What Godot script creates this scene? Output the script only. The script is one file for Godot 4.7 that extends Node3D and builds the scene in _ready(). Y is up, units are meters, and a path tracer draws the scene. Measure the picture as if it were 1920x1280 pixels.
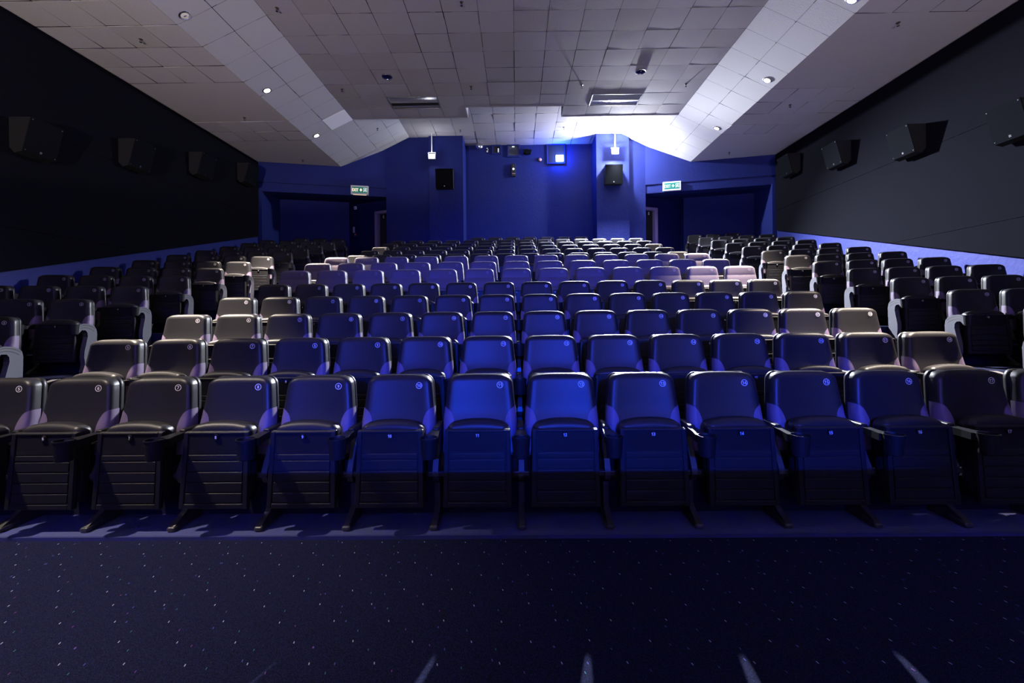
extends Node3D
# A cinema auditorium seen from the screen end. Distances: x to the viewer's right, y up from the front
# row's floor, d = distance from the camera towards the rear wall (world z = -d).

const PHI := 0.2374          # the side blocks and the outer rear walls turn in by 13.6 degrees
const PITCH := 0.56
const RISE := 0.2335
const EYE := 1.34
const MARK := {1: "one", 2: "two", 3: "three", 4: "four", 5: "five", 6: "six", 7: "seven", 8: "eight", 9: "nine", 10: "ten",
	11: "eleven", 12: "twelve", 13: "thirteen", 14: "fourteen", 15: "fifteen", 16: "sixteen", 17: "seventeen", 18: "eighteen",
	19: "nineteen", 20: "twenty", 21: "twenty-one", 22: "twenty-two"}
const ORD := ["", "first", "second", "third", "fourth", "fifth", "sixth", "seventh", "eighth", "ninth", "tenth", "eleventh", "twelfth", "thirteenth", "fourteenth"]

var used := {}
var M := {}
var R := RandomNumberGenerator.new()


func _ready() -> void:
	R.seed = 7
	setup_view()
	make_materials()
	build_floor()
	build_walls()
	build_rear()
	build_ceiling()
	build_seats()
	build_fittings()


# ---------------------------------------------------------------- camera, light, exposure
func setup_view() -> void:
	var cam := Camera3D.new()
	cam.name = "camera"
	cam.projection = Camera3D.PROJECTION_FRUSTUM
	cam.near = 0.05
	cam.far = 80.0
	cam.size = cam.near * 1280.0 / 872.0
	cam.frustum_offset = Vector2(0, -43.0 / 872.0 * cam.near)
	add_child(cam)
	cam.position = Vector3(0, EYE, 0)
	cam.rotation = Vector3(0, 0.0103, -0.0103)
	cam.current = true
	var we := WorldEnvironment.new()
	we.name = "environment"
	var e := Environment.new()
	e.background_mode = Environment.BG_COLOR
	e.background_color = Color.BLACK
	e.ambient_light_source = Environment.AMBIENT_SOURCE_DISABLED
	e.tonemap_mode = Environment.TONE_MAPPER_LINEAR
	e.tonemap_exposure = 1.0
	e.sdfgi_enabled = true
	e.ssao_enabled = true
	e.ssil_enabled = true
	we.environment = e
	add_child(we)
	# added blue wash lamp behind the camera, cut off below by an added flag
	spot(null, Vector3(0.15, 2.6, 4.4), Vector3(0.35, 1.0, -5.0), 19.5, 0.5, Color(0.01, 0.25, 1.0), 132.0, 0.008)
	# two added fill lamps, unseen on the stage, brightening the ceiling
	spot(null, Vector3(-3.6, 1.7, 2.6), Vector3(-6.0, 6.2, -3.5), 46.0, 0.9, Color(1.0, 0.94, 0.90), 74.0, 0.015)
	spot(null, Vector3(3.6, 1.7, 2.6), Vector3(6.0, 6.2, -3.5), 46.0, 0.9, Color(1.0, 0.95, 0.96), 44.0, 0.015)


func spot(parent, at: Vector3, target: Vector3, half: float, blend: float, c: Color, energy: float, size: float) -> SpotLight3D:
	var l := SpotLight3D.new()
	l.name = "spot_lamp"
	l.light_color = c
	l.light_energy = energy
	l.spot_angle = half
	l.spot_angle_attenuation = blend
	l.spot_range = 40.0
	l.spot_attenuation = 2.0
	l.light_size = size
	l.shadow_enabled = true
	(parent if parent else self).add_child(l, true)
	var b := Basis.looking_at((target - at).normalized(), Vector3.UP if absf((target - at).normalized().y) < 0.99 else Vector3.FORWARD)
	l.transform = Transform3D(b, at)
	return l


func omni(parent, at: Vector3, c: Color, energy: float, size: float) -> OmniLight3D:
	var l := OmniLight3D.new()
	l.name = "omni_lamp"
	l.light_color = c
	l.light_energy = energy
	l.omni_range = 40.0
	l.omni_attenuation = 2.0
	l.light_size = size
	l.shadow_enabled = true
	(parent if parent else self).add_child(l, true)
	l.position = at
	return l


# ---------------------------------------------------------------- naming and nodes
func numbered(base: String, store: Dictionary) -> String:
	var n: int = store.get(base, 0)
	store[base] = n + 1
	return base if n == 0 else "%s_%03d" % [base, n]


func own(parent: Node, called: String) -> String:
	if parent == self:
		return numbered(called, used)
	if not parent.has_meta("_names"):
		parent.set_meta("_names", {})
	var d: Dictionary = parent.get_meta("_names")
	return numbered(called, d)


func thing(called: String, label: String, category: String, at := Vector3.ZERO, turn := 0.0, group := "") -> Node3D:
	var o := Node3D.new()
	o.name = numbered(called, used)
	add_child(o)
	o.position = at
	o.rotation.y = turn
	o.set_meta("label", label)
	o.set_meta("category", category)
	if group:
		o.set_meta("group", group)
	return o


func struct_node(called: String) -> Node3D:
	var o := Node3D.new()
	o.name = numbered(called, used)
	add_child(o)
	o.set_meta("kind", "structure")
	return o


func put(parent: Node, called: String, mesh: Mesh, mat: Material, at := Transform3D.IDENTITY, label := "") -> MeshInstance3D:
	var o := MeshInstance3D.new()
	o.name = own(parent, called)
	o.mesh = mesh
	if mat:
		o.material_override = mat
	o.cast_shadow = GeometryInstance3D.SHADOW_CASTING_SETTING_ON
	parent.add_child(o)
	o.transform = at
	if parent == self:
		o.set_meta("kind", "structure")
	if label:
		o.set_meta("label", label)
	return o


func T(x: float, y: float, z: float) -> Transform3D:
	return Transform3D(Basis.IDENTITY, Vector3(x, y, z))


func clean() -> void:
	for n in find_children("*", "", true, false):
		if n.has_meta("_names"):
			n.remove_meta("_names")


# ---------------------------------------------------------------- mesh helpers
func begin() -> SurfaceTool:
	var st := SurfaceTool.new()
	st.begin(Mesh.PRIMITIVE_TRIANGLES)
	return st


func tri(st: SurfaceTool, a: Vector3, b: Vector3, c: Vector3, n: Vector3) -> void:
	if (b - a).cross(c - a).dot(n) > 0.0:
		var t := b
		b = c
		c = t
	for p in [a, b, c]:
		st.set_normal(n)
		st.add_vertex(p)


func quad(st: SurfaceTool, a: Vector3, b: Vector3, c: Vector3, d: Vector3, n: Vector3) -> void:
	tri(st, a, b, c, n)
	tri(st, a, c, d, n)


func box(st: SurfaceTool, lo: Vector3, hi: Vector3) -> void:
	for a in 3:
		var u := (a + 1) % 3
		var v := (a + 2) % 3
		for s in 2:
			var p := [Vector3(), Vector3(), Vector3(), Vector3()]
			for k in 4:
				var q := Vector3()
				q[a] = hi[a] if s else lo[a]
				q[u] = hi[u] if k == 1 or k == 2 else lo[u]
				q[v] = hi[v] if k >= 2 else lo[v]
				p[k] = q
			var n := Vector3()
			n[a] = 1.0 if s else -1.0
			quad(st, p[0], p[1], p[2], p[3], n)


func box_mesh(lo: Vector3, hi: Vector3) -> ArrayMesh:
	var st := begin()
	box(st, lo, hi)
	return st.commit()


# a box of the room: x0..x1, y0..y1, d0..d1
func room_box(x0: float, x1: float, y0: float, y1: float, d0: float, d1: float) -> ArrayMesh:
	return box_mesh(Vector3(x0, y0, -d1), Vector3(x1, y1, -d0))


# box with rounded edges, centred on c; warp(p) may reshape it
func rbox(st: SurfaceTool, c: Vector3, size: Vector3, r: float, seg := 1, warp = null) -> void:
	var h := size * 0.5
	var lists := []
	for a in 3:
		var l := PackedFloat32Array()
		for k in seg:
			l.append(-h[a] + r * (1.0 - cos(PI / 2 * k / seg)) * (1.0 if seg > 1 else 0.0))
		l.append(-h[a] + r)
		if seg > 1:
			for q in [-0.6, -0.3, 0.0, 0.3, 0.6]:
				l.append(q * (h[a] - r))
		l.append(h[a] - r)
		for k in range(seg - 1, -1, -1):
			l.append(h[a] - r * (1.0 - cos(PI / 2 * k / seg)) * (1.0 if seg > 1 else 0.0))
		lists.append(l)
	var inner := h - Vector3(r, r, r)
	for a in 3:
		var u := (a + 1) % 3
		var v := (a + 2) % 3
		var lu: PackedFloat32Array = lists[u]
		var lv: PackedFloat32Array = lists[v]
		for s in [-1.0, 1.0]:
			for i in lu.size() - 1:
				for j in lv.size() - 1:
					var ps := []
					var ns := []
					for k in [[0, 0], [1, 0], [1, 1], [0, 1]]:
						var p := Vector3()
						p[a] = s * h[a]
						p[u] = lu[i + k[0]]
						p[v] = lv[j + k[1]]
						var q := p.clamp(-inner, inner)
						var n := (p - q).normalized()
						var w := q + n * r + c
						ps.append(warp.call(w) if warp != null else w)
						ns.append(n)
					var order := [0, 2, 1, 0, 3, 2] if s > 0 else [0, 1, 2, 0, 2, 3]
					for k in order:
						st.set_normal(ns[k])
						st.add_vertex(ps[k])


func rbox_mesh(c: Vector3, size: Vector3, r: float, seg := 1, warp = null) -> ArrayMesh:
	var st := begin()
	rbox(st, c, size, r, seg, warp)
	return st.commit()


# planar polygon pushed along ext
func prism(st: SurfaceTool, pts: PackedVector3Array, ext: Vector3) -> void:
	var nn := Vector3()
	for i in pts.size():
		nn += pts[i].cross(pts[(i + 1) % pts.size()])
	nn = nn.normalized()
	if nn.dot(ext) < 0:
		nn = -nn
	var ax := 0
	for k in 3:
		if absf(nn[k]) > absf(nn[ax]):
			ax = k
	var flat := PackedVector2Array()
	for p in pts:
		flat.append(Vector2(p[(ax + 1) % 3], p[(ax + 2) % 3]))
	var idx := Geometry2D.triangulate_polygon(flat)
	for k in range(0, idx.size(), 3):
		tri(st, pts[idx[k]], pts[idx[k + 1]], pts[idx[k + 2]], -nn)
		tri(st, pts[idx[k]] + ext, pts[idx[k + 1]] + ext, pts[idx[k + 2]] + ext, nn)
	var area := 0.0
	for i in flat.size():
		area += flat[i].cross(flat[(i + 1) % flat.size()])
	for i in pts.size():
		var a := pts[i]
		var b := pts[(i + 1) % pts.size()]
		var side := (b - a).cross(ext)
		if side.length() < 1e-9:
			continue
		side = side.normalized()
		var axis := Vector3()
		axis[ax] = 1.0
		# outward: for a counter-clockwise outline (seen from +axis) the outside lies to the right of a to b
		var out := (b - a).cross(axis) * (1.0 if area > 0 else -1.0)
		if side.dot(out) < 0:
			side = -side
		quad(st, a, b, b + ext, a + ext, side)


func plan_prism(xd: Array, y0: float, y1: float) -> ArrayMesh:
	var st := begin()
	var p := PackedVector3Array()
	for q in xd:
		p.append(Vector3(q[0], y0, -q[1]))
	prism(st, p, Vector3(0, y1 - y0, 0))
	return st.commit()


# turned body round the y axis: profile of [radius, y], outside to the left of the walking direction upwards
func lathe(st: SurfaceTool, prof: Array, seg := 20, at := Transform3D.IDENTITY) -> void:
	for i in prof.size() - 1:
		var a: Array = prof[i]
		var b: Array = prof[i + 1]
		var n2 := Vector2(b[1] - a[1], -(b[0] - a[0]))
		if n2.length() < 1e-9:
			continue
		n2 = n2.normalized()
		for k in seg:
			var t0 := TAU * k / seg
			var t1 := TAU * (k + 1) / seg
			var e0 := Vector3(cos(t0), 0, sin(t0))
			var e1 := Vector3(cos(t1), 0, sin(t1))
			var P := [e0 * a[0] + Vector3(0, a[1], 0), e1 * a[0] + Vector3(0, a[1], 0), e1 * b[0] + Vector3(0, b[1], 0), e0 * b[0] + Vector3(0, b[1], 0)]
			var N := [e0 * n2.x + Vector3(0, n2.y, 0), e1 * n2.x + Vector3(0, n2.y, 0)]
			N.append(N[1])
			N.append(N[0])
			var mid: Vector3 = N[0] + N[1]
			for o in [[0, 1, 2], [0, 2, 3]]:
				var A: Vector3 = P[o[0]]
				var B: Vector3 = P[o[1]]
				var C: Vector3 = P[o[2]]
				var cr := (B - A).cross(C - A)
				if cr.length() < 1e-12:
					continue
				var oo: Array = [o[0], o[2], o[1]] if cr.dot(mid) > 0 else o
				for m in oo:
					st.set_normal((at.basis * N[m]).normalized())
					st.add_vertex(at * P[m])


func lathe_mesh(prof: Array, seg := 20, at := Transform3D.IDENTITY) -> ArrayMesh:
	var st := begin()
	lathe(st, prof, seg, at)
	return st.commit()


func rod(st: SurfaceTool, a: Vector3, b: Vector3, r: float, seg := 10) -> void:
	var y := (b - a).normalized()
	var x := y.cross(Vector3.RIGHT if absf(y.x) < 0.9 else Vector3.UP).normalized()
	var t := Transform3D(Basis(x, y, x.cross(y)), a)
	lathe(st, [[0.0, 0.0], [r, 0.0], [r, (b - a).length()], [0.0, (b - a).length()]], seg, t)


# smooth surface through rows of points; generate normals with coincident points joined
func skin(st: SurfaceTool, rows: Array, toward: Vector3) -> void:
	# orientation from the middle cell
	var i0: int = rows.size() / 2 - 1
	var j0: int = rows[0].size() / 2 - 1
	var a: Vector3 = rows[i0][j0]
	var flip: bool = (rows[i0][j0 + 1] - a).cross(rows[i0 + 1][j0] - a).dot(toward) > 0
	for i in rows.size() - 1:
		for j in rows[i].size() - 1:
			var p: Vector3 = rows[i][j]
			var q: Vector3 = rows[i][j + 1]
			var r: Vector3 = rows[i + 1][j + 1]
			var s: Vector3 = rows[i + 1][j]
			var order := [p, r, q, p, s, r] if flip else [p, q, r, p, r, s]
			for v in order:
				st.add_vertex(v)


# ---------------------------------------------------------------- materials
func lin(r: float, g: float, b: float) -> Color:
	return Color(r, g, b).linear_to_srgb()


func mat(called: String, c: Color, rough: float, metal := 0.0, spec := 0.5) -> StandardMaterial3D:
	var m := StandardMaterial3D.new()
	m.resource_name = called
	m.albedo_color = c
	m.roughness = rough
	m.metallic = metal
	m.metallic_specular = spec
	M[called] = m
	return m


func glow(called: String, c: Color, energy: float) -> StandardMaterial3D:
	var m := mat(called, Color(0.8, 0.8, 0.8), 0.4)
	m.emission_enabled = true
	m.emission = c
	m.emission_energy_multiplier = energy
	return m


func noise_tex(freq: float, seed_n: int, kind := FastNoiseLite.TYPE_SIMPLEX_SMOOTH, size := 512, octaves := 3) -> NoiseTexture2D:
	var f := FastNoiseLite.new()
	f.seed = seed_n
	f.noise_type = kind
	f.frequency = freq
	f.fractal_octaves = octaves
	var t := NoiseTexture2D.new()
	t.width = size
	t.height = size
	t.seamless = true
	t.noise = f
	return t


func relief(m: StandardMaterial3D, t: Texture2D, depth_cm: float, scale: float, world := true) -> void:
	m.heightmap_enabled = true
	m.heightmap_texture = t
	m.heightmap_scale = depth_cm
	m.uv1_triplanar = true
	m.uv1_world_triplanar = world
	m.uv1_scale = Vector3.ONE * scale


func make_materials() -> void:
	var grain := noise_tex(0.09, 3, FastNoiseLite.TYPE_CELLULAR, 512, 2)
	var soft := noise_tex(0.02, 5)
	relief(mat("black_leather", lin(0.015, 0.0145, 0.0175), 0.40, 0.0, 0.36), grain, 0.03, 5.0, false)
	relief(mat("lavender_leather", lin(0.125, 0.095, 0.15), 0.5, 0.0, 0.33), grain, 0.03, 5.0, false)
	relief(mat("pale_leather", lin(0.105, 0.088, 0.125), 0.46, 0.0, 0.36), grain, 0.03, 5.0, false)
	mat("black_plastic", lin(0.008, 0.008, 0.010), 0.42, 0.0, 0.33)
	mat("moulded_plastic", lin(0.012, 0.012, 0.015), 0.42, 0.0, 0.36)
	mat("panel_grey", lin(0.06, 0.06, 0.075), 0.5, 0.0, 0.4)
	mat("leg_metal", lin(0.045, 0.045, 0.05), 0.35, 0.3)
	mat("print_white", lin(0.8, 0.75, 0.85), 0.5)
	mat("print_pale", lin(0.26, 0.23, 0.34), 0.5)
	mat("groove_black", lin(0.006, 0.006, 0.007), 0.7)
	# the perforated upper field of the seat shell
	var im := Image.create(184, 64, false, Image.FORMAT_RGB8)
	im.fill(Color(0.118, 0.118, 0.132))
	for i in 46:
		for j in 13:
			if j > 9 and (i < 8 or i > 38):
				continue
			im.fill_rect(Rect2i(i * 4 + 1, j * 5 + 1, 2, 2), Color(0.02, 0.02, 0.022))
	var perf := mat("perforated_plastic", Color.WHITE, 0.4)
	perf.metallic_specular = 0.2
	perf.albedo_texture = ImageTexture.create_from_image(im)
	# carpet: blue-black loop pile with short flecks along the aisle
	var n := 1024
	var ci := Image.create(n, n, false, Image.FORMAT_RGB8)
	for y in n / 2:
		for x in n / 2:
			var v := R.randf()
			var k := 0.3 + 1.15 * v * v
			ci.fill_rect(Rect2i(x * 2, y * 2, 2, 2), lin(0.016 * k, 0.018 * k, 0.055 * k))
	var cols := [lin(0.4, 0.42, 0.6), lin(0.15, 0.05, 0.22), lin(0.04, 0.15, 0.18), lin(0.08, 0.1, 0.35)]
	for ry in 8:
		for rx in 4:
			fleck(ci, int((rx + 0.5 * (ry % 2)) * 256) + R.randi_range(-9, 9) + 40, ry * 128 + R.randi_range(-9, 9) + 40, cols[0], n)
			fleck(ci, int((rx + 0.5 * (ry % 2)) * 256) + R.randi_range(-30, 30) + 150, ry * 128 + R.randi_range(-20, 20) + 80, cols[1 + (ry + rx) % 2], n)
			if (rx + ry) % 2:
				fleck(ci, R.randi_range(20, 1000), ry * 128 + R.randi_range(20, 100), cols[3], n)
	var carpet := mat("carpet", Color.WHITE, 0.95, 0.0, 0.15)
	carpet.albedo_texture = ImageTexture.create_from_image(ci)
	carpet.uv1_triplanar = true
	carpet.uv1_world_triplanar = true
	carpet.uv1_scale = Vector3.ONE
	relief(mat("platform_paint", lin(0.06, 0.07, 0.20), 0.45), soft, 0.10, 1.3)
	mat("tier_carpet", lin(0.012, 0.013, 0.035), 0.95, 0.0, 0.2)
	mat("nosing", lin(0.06, 0.07, 0.22), 0.35, 0.4)
	relief(mat("blue_paint", lin(0.011, 0.019, 0.13), 0.6, 0.0, 0.3), soft, 0.25, 0.8)
	relief(mat("dado_paint", lin(0.019, 0.027, 0.165), 0.6, 0.0, 0.3), soft, 0.25, 0.8)
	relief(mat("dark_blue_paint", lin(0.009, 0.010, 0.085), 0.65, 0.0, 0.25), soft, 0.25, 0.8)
	relief(mat("black_fabric", lin(0.0066, 0.0068, 0.0095), 1.0, 0.0, 0.0), noise_tex(0.2, 9), 0.05, 3.0)
	# mineral-fibre ceiling boards, dotted with fine pits
	var pits := noise_tex(0.045, 11, FastNoiseLite.TYPE_CELLULAR, 512, 1)
	relief(mat("ceiling_board", lin(0.38, 0.36, 0.378), 0.9, 0.0, 0.2), pits, 0.12, 2.2)
	relief(mat("ceiling_board_worn", lin(0.355, 0.332, 0.336), 0.9, 0.0, 0.2), pits, 0.12, 2.2)
	relief(mat("side_board", lin(0.54, 0.51, 0.51), 0.9, 0.0, 0.2), pits, 0.12, 2.2)
	relief(mat("side_board_worn", lin(0.50, 0.47, 0.46), 0.9, 0.0, 0.2), pits, 0.12, 2.2)
	relief(mat("ceiling_board_white", lin(0.43, 0.42, 0.44), 0.9, 0.0, 0.2), pits, 0.12, 2.2)
	mat("ceiling_plain", lin(0.50, 0.47, 0.45), 0.8)
	mat("ceiling_new", lin(0.78, 0.78, 0.84), 0.7)
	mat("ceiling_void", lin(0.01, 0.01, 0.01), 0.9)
	mat("speaker_box", lin(0.004, 0.004, 0.004), 0.6)
	mat("speaker_cloth", lin(0.0065, 0.0072, 0.009), 1.0, 0.0, 0.0)
	mat("chrome", lin(0.7, 0.7, 0.72), 0.2, 1.0)
	mat("steel", lin(0.28, 0.28, 0.30), 0.28, 0.9)
	mat("blade_metal", lin(0.42, 0.41, 0.44), 0.3, 0.35)
	mat("brass_dark", lin(0.10, 0.08, 0.07), 0.4, 0.6)
	mat("white_enamel", lin(0.75, 0.75, 0.78), 0.45)
	mat("pane_grey", lin(0.06, 0.065, 0.075), 0.15)
	mat("pane_dark", lin(0.02, 0.02, 0.02), 0.2)
	mat("red_plastic", lin(0.35, 0.03, 0.04), 0.4)
	mat("pink_lens", lin(0.6, 0.3, 0.32), 0.3)
	mat("door_dark", lin(0.012, 0.012, 0.014), 0.5)
	mat("lilac_frame", lin(0.28, 0.22, 0.38), 0.5)
	mat("screen_cloth", lin(0.7, 0.7, 0.7), 0.9)
	mat("paper", lin(0.55, 0.58, 0.55), 0.8)
	glow("downlight_glow", Color(1.0, 0.95, 0.88), 14.0)
	glow("downlight_dim", Color(1.0, 0.9, 0.8), 0.12)
	glow("flood_glow", Color(0.96, 0.97, 1.0), 40.0)
	glow("flood_dim_glow", Color(0.92, 0.95, 1.0), 1.6)
	glow("projector_glow", Color(0.8, 0.9, 1.0), 9.0)
	glow("sign_green", lin(0.005, 0.22, 0.16), 0.35).albedo_color = lin(0.01, 0.2, 0.16)
	glow("sign_warm", Color(1.0, 0.86, 0.70), 1.3)
	glow("sign_white", Color(0.9, 0.95, 0.95), 0.8)


func fleck(im: Image, x: int, y: int, c: Color, n: int) -> void:
	for k in range(-6, 7):
		for w in range(-2, 2):
			im.set_pixel(posmod(x + w + k / 3, n), posmod(y + k, n), c)


# ---------------------------------------------------------------- floor and tiers
func row_d(i: int) -> float:
	return 3.22 + 0.913 * (i - 1)


func build_floor() -> void:
	var f := struct_node("floor")
	put(f, "carpet", room_box(-7.9, 7.9, -0.3, -0.018, -5.2, 2.88), M.carpet)
	for i in range(1, 15):
		var y := RISE * (i - 1)
		var d0 := 2.88 if i == 1 else row_d(i - 1) - 0.0
		var d1 := row_d(i) + 0.0 if i < 14 else 15.95
		put(f, "tier", plan_prism([[-4.75, d0], [4.75, d0], [4.75, d1], [-4.75, d1]], -0.29, y), M.platform_paint if i == 1 else M.tier_carpet)
		for s in [-1.0, 1.0]:
			var t := tan(PHI)
			var a := 2.88 if i == 1 else d0 + (5.79 - 4.75) * t
			var b := d1 + (5.79 - 4.75) * t if i < 14 else 17.6
			var k := 3.1 * t
			if i == 1:
				put(f, "tier", plan_prism([[s * 4.75, a], [s * 7.85, a], [s * 7.85, b - k], [s * 4.75, b]], -0.29, y), M.platform_paint)
			else:
				put(f, "tier", plan_prism([[s * 4.75, a], [s * 7.85, a - k], [s * 7.85, b - k], [s * 4.75, b]], -0.29, y), M.tier_carpet)
	var nose := put(self, "trim_1", room_box(-7.8, 7.8, -0.018, 0.004, 2.868, 2.885), M.nosing)
	nose.set_meta("kind", "structure")
	# the low stage the picture was taken from
	var st := struct_node("floor")
	st.name = "stage_floor"
	put(st, "stage_deck", room_box(-7.8, 7.8, -0.017, 0.28, -5.0, 1.12), M.tier_carpet)


# ---------------------------------------------------------------- side walls
func dado_y(d: float) -> float:
	return 2.145 + 0.2525 * (d - 7.02)


func build_walls() -> void:
	for s in [-1.0, 1.0]:
		var w := struct_node("wall_left" if s < 0 else "wall_right")
		put(w, "wall_body", room_box(minf(s * 7.8, s * 8.1), maxf(s * 7.8, s * 8.1), -0.3, 7.4, -5.3, 17.9), M.dado_paint)
		var cuts := [0.2, 1.166, 2.816, 4.466, 6.14]
		for k in 4:
			var y0: float = cuts[k] + 0.003
			var y1: float = cuts[k + 1] - 0.003
			var rect := PackedVector2Array([Vector2(-5.0, y0), Vector2(13.93, y0), Vector2(13.93, y1), Vector2(-5.0, y1)])
			var above := PackedVector2Array([Vector2(-8, dado_y(-8)), Vector2(20, dado_y(20)), Vector2(20, 30), Vector2(-8, 30)])
			for poly in Geometry2D.intersect_polygons(rect, above):
				var pts := PackedVector3Array()
				for p in poly:
					pts.append(Vector3(s * 7.8, p.y, -p.x))
				var st := begin()
				prism(st, pts, Vector3(-s * 0.05, 0, 0))
				put(w, "fabric_panel", st.commit(), M.black_fabric)
	var b := struct_node("wall_front")
	put(b, "wall_body", room_box(-8.1, 8.1, -0.3, 7.4, -5.5, -5.2), M.black_fabric)
	var sc := thing("cinema_screen", "wide white cinema screen on the wall behind the camera", "screen", Vector3(0, 1.2, 5.15))
	put(sc, "screen_cloth", box_mesh(Vector3(-6, 0, -0.02), Vector3(6, 4.6, 0.0)), M.screen_cloth)
	put(sc, "masking", box_mesh(Vector3(-6.2, -0.15, -0.03), Vector3(6.2, 0.0, 0.0)), M.black_fabric)
	put(sc, "masking", box_mesh(Vector3(-6.2, 4.6, -0.03), Vector3(6.2, 4.75, 0.0)), M.black_fabric)


# ---------------------------------------------------------------- rear wall, piers, entrances
func slant_d(x: float) -> float:      # face of the outer rear walls
	return 14.85 - (absf(x) - 4.14) * tan(PHI)


func build_rear() -> void:
	var w := struct_node("wall_back")
	put(w, "wall_body", room_box(-1.8, 2.7, -0.2, 7.3, 15.6, 15.9), M.blue_paint)
	put(w, "wall_body", room_box(-4.14, -2.7, -0.2, 7.3, 14.85, 15.25), M.blue_paint)
	put(w, "wall_body", room_box(3.58, 4.14, -0.2, 7.3, 14.85, 15.25), M.blue_paint)
	put(w, "pier", room_box(-2.74, -1.66, -0.2, 7.3, 14.75, 15.9), M.blue_paint)
	put(w, "pier", room_box(2.57, 3.6, -0.2, 7.3, 14.75, 15.9), M.blue_paint)
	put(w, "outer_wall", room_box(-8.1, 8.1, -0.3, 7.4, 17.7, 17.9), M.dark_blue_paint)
	for s in [-1.0, 1.0]:
		var q := func(x: float, off: float) -> Array: return [s * x, slant_d(x) + off]
		put(w, "wall_body", plan_prism([q.call(4.14, 0.0), q.call(7.85, 0.0), q.call(7.85, 0.6), q.call(4.14, 0.6)], 5.55, 7.3), M.blue_paint)
		put(w, "fascia", plan_prism([q.call(4.14, 0.035), q.call(7.85, 0.035), q.call(7.85, 0.45), q.call(4.14, 0.45)], 5.28, 5.56), M.blue_paint)
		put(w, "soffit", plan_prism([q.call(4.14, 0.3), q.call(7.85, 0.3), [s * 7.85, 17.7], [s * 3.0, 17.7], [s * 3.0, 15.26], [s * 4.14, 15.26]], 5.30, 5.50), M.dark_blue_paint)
		put(w, "jamb", plan_prism([[s * 7.68, slant_d(7.68)], [s * 7.85, slant_d(7.85)], [s * 7.85, 15.4], [s * 7.68, 15.4]], 1.0, 5.30), M.blue_paint)
		put(w, "alcove_wall", plan_prism([[s * 7.85, 15.03], [s * 5.6, 15.58], [s * 5.6, 15.95], [s * 7.85, 15.4]], 1.0, 5.31), M.blue_paint)
		# the lobby wall that runs back to the piers, with a door in it
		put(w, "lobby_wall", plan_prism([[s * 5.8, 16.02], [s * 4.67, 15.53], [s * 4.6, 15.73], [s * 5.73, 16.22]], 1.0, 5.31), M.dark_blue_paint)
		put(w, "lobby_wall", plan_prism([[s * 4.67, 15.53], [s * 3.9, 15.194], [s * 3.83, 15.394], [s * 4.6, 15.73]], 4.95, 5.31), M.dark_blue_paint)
		var door := Node3D.new()
		door.name = "door_1" if s < 0 else "door_2"
		add_child(door)
		door.set_meta("kind", "structure")
		door.position = Vector3(s * 4.67, RISE * 13, -15.53)
		door.rotation.y = s * 0.41
		put(door, "door_frame", rbox_mesh(Vector3(-s * 0.05, 0.95, 0.01), Vector3(0.11, 1.90, 0.16), 0.01), M.lilac_frame)
		put(door, "door_frame", rbox_mesh(Vector3(-s * 0.42, 1.87, 0.01), Vector3(0.85, 0.09, 0.16), 0.01), M.lilac_frame)
		put(door, "door_leaf", rbox_mesh(Vector3(-s * 0.5, 0.92, -0.10), Vector3(0.78, 1.82, 0.05), 0.006), M.door_dark)
		var cl := begin()
		rbox(cl, Vector3(-s * 0.26, 1.74, -0.05), Vector3(0.03, 0.10, 0.04), 0.006)
		put(door, "door_closer", cl.commit(), M.white_enamel)


# ---------------------------------------------------------------- ceiling
func tile_mesh(w: float, l: float, sag: float, lift: float, n := 4) -> ArrayMesh:
	# a board w by l centred on the origin, its face down, thickness 18 mm
	var st := begin()
	var g := []
	var hx := R.randf_range(-1, 1) * lift
	var hz := R.randf_range(-1, 1) * lift
	for i in n + 1:
		var row := []
		for j in n + 1:
			var u := -1.0 + 2.0 * i / n
			var v := -1.0 + 2.0 * j / n
			var y := -sag * (1 - u * u * 0.95) * (1 - v * v * 0.55) + hx * u + hz * v + lift * 0.6 * sin(u * 2.1 + hx * 200.0) * v
			row.append(Vector3(u * w * 0.5, y, v * l * 0.5))
		g.append(row)
	st.set_smooth_group(0)
	skin(st, g, Vector3.DOWN)
	st.set_smooth_group(-1)
	var top := 0.018
	for k in 4:
		for i in n:
			var a: Vector3
			var b: Vector3
			var o: Vector3
			match k:
				0: a = g[i][0]; b = g[i + 1][0]; o = Vector3(0, 0, -1)
				1: a = g[i][n]; b = g[i + 1][n]; o = Vector3(0, 0, 1)
				2: a = g[0][i]; b = g[0][i + 1]; o = Vector3(-1, 0, 0)
				3: a = g[n][i]; b = g[n][i + 1]; o = Vector3(1, 0, 0)
			var c := Vector3(b.x, top, b.z)
			var d := Vector3(a.x, top, a.z)
			for t in [[a, b, c], [a, c, d]]:
				var f: Array = t
				if (f[1] - f[0]).cross(f[2] - f[0]).dot(o) > 0:
					f = [t[0], t[2], t[1]]
				for p in f:
					st.add_vertex(p)
	st.generate_normals()
	return st.commit()


const TL := 0.611          # board length along d
const CW := 0.6186         # board width across
const D_EDGE := 12.38
const YC := 6.70           # centre ceiling
const YS := 6.16           # side ceilings
const YB := 7.16           # ceiling behind the drop
const XI := 4.33
const XO := 5.46
const XB := 3.34


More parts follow.
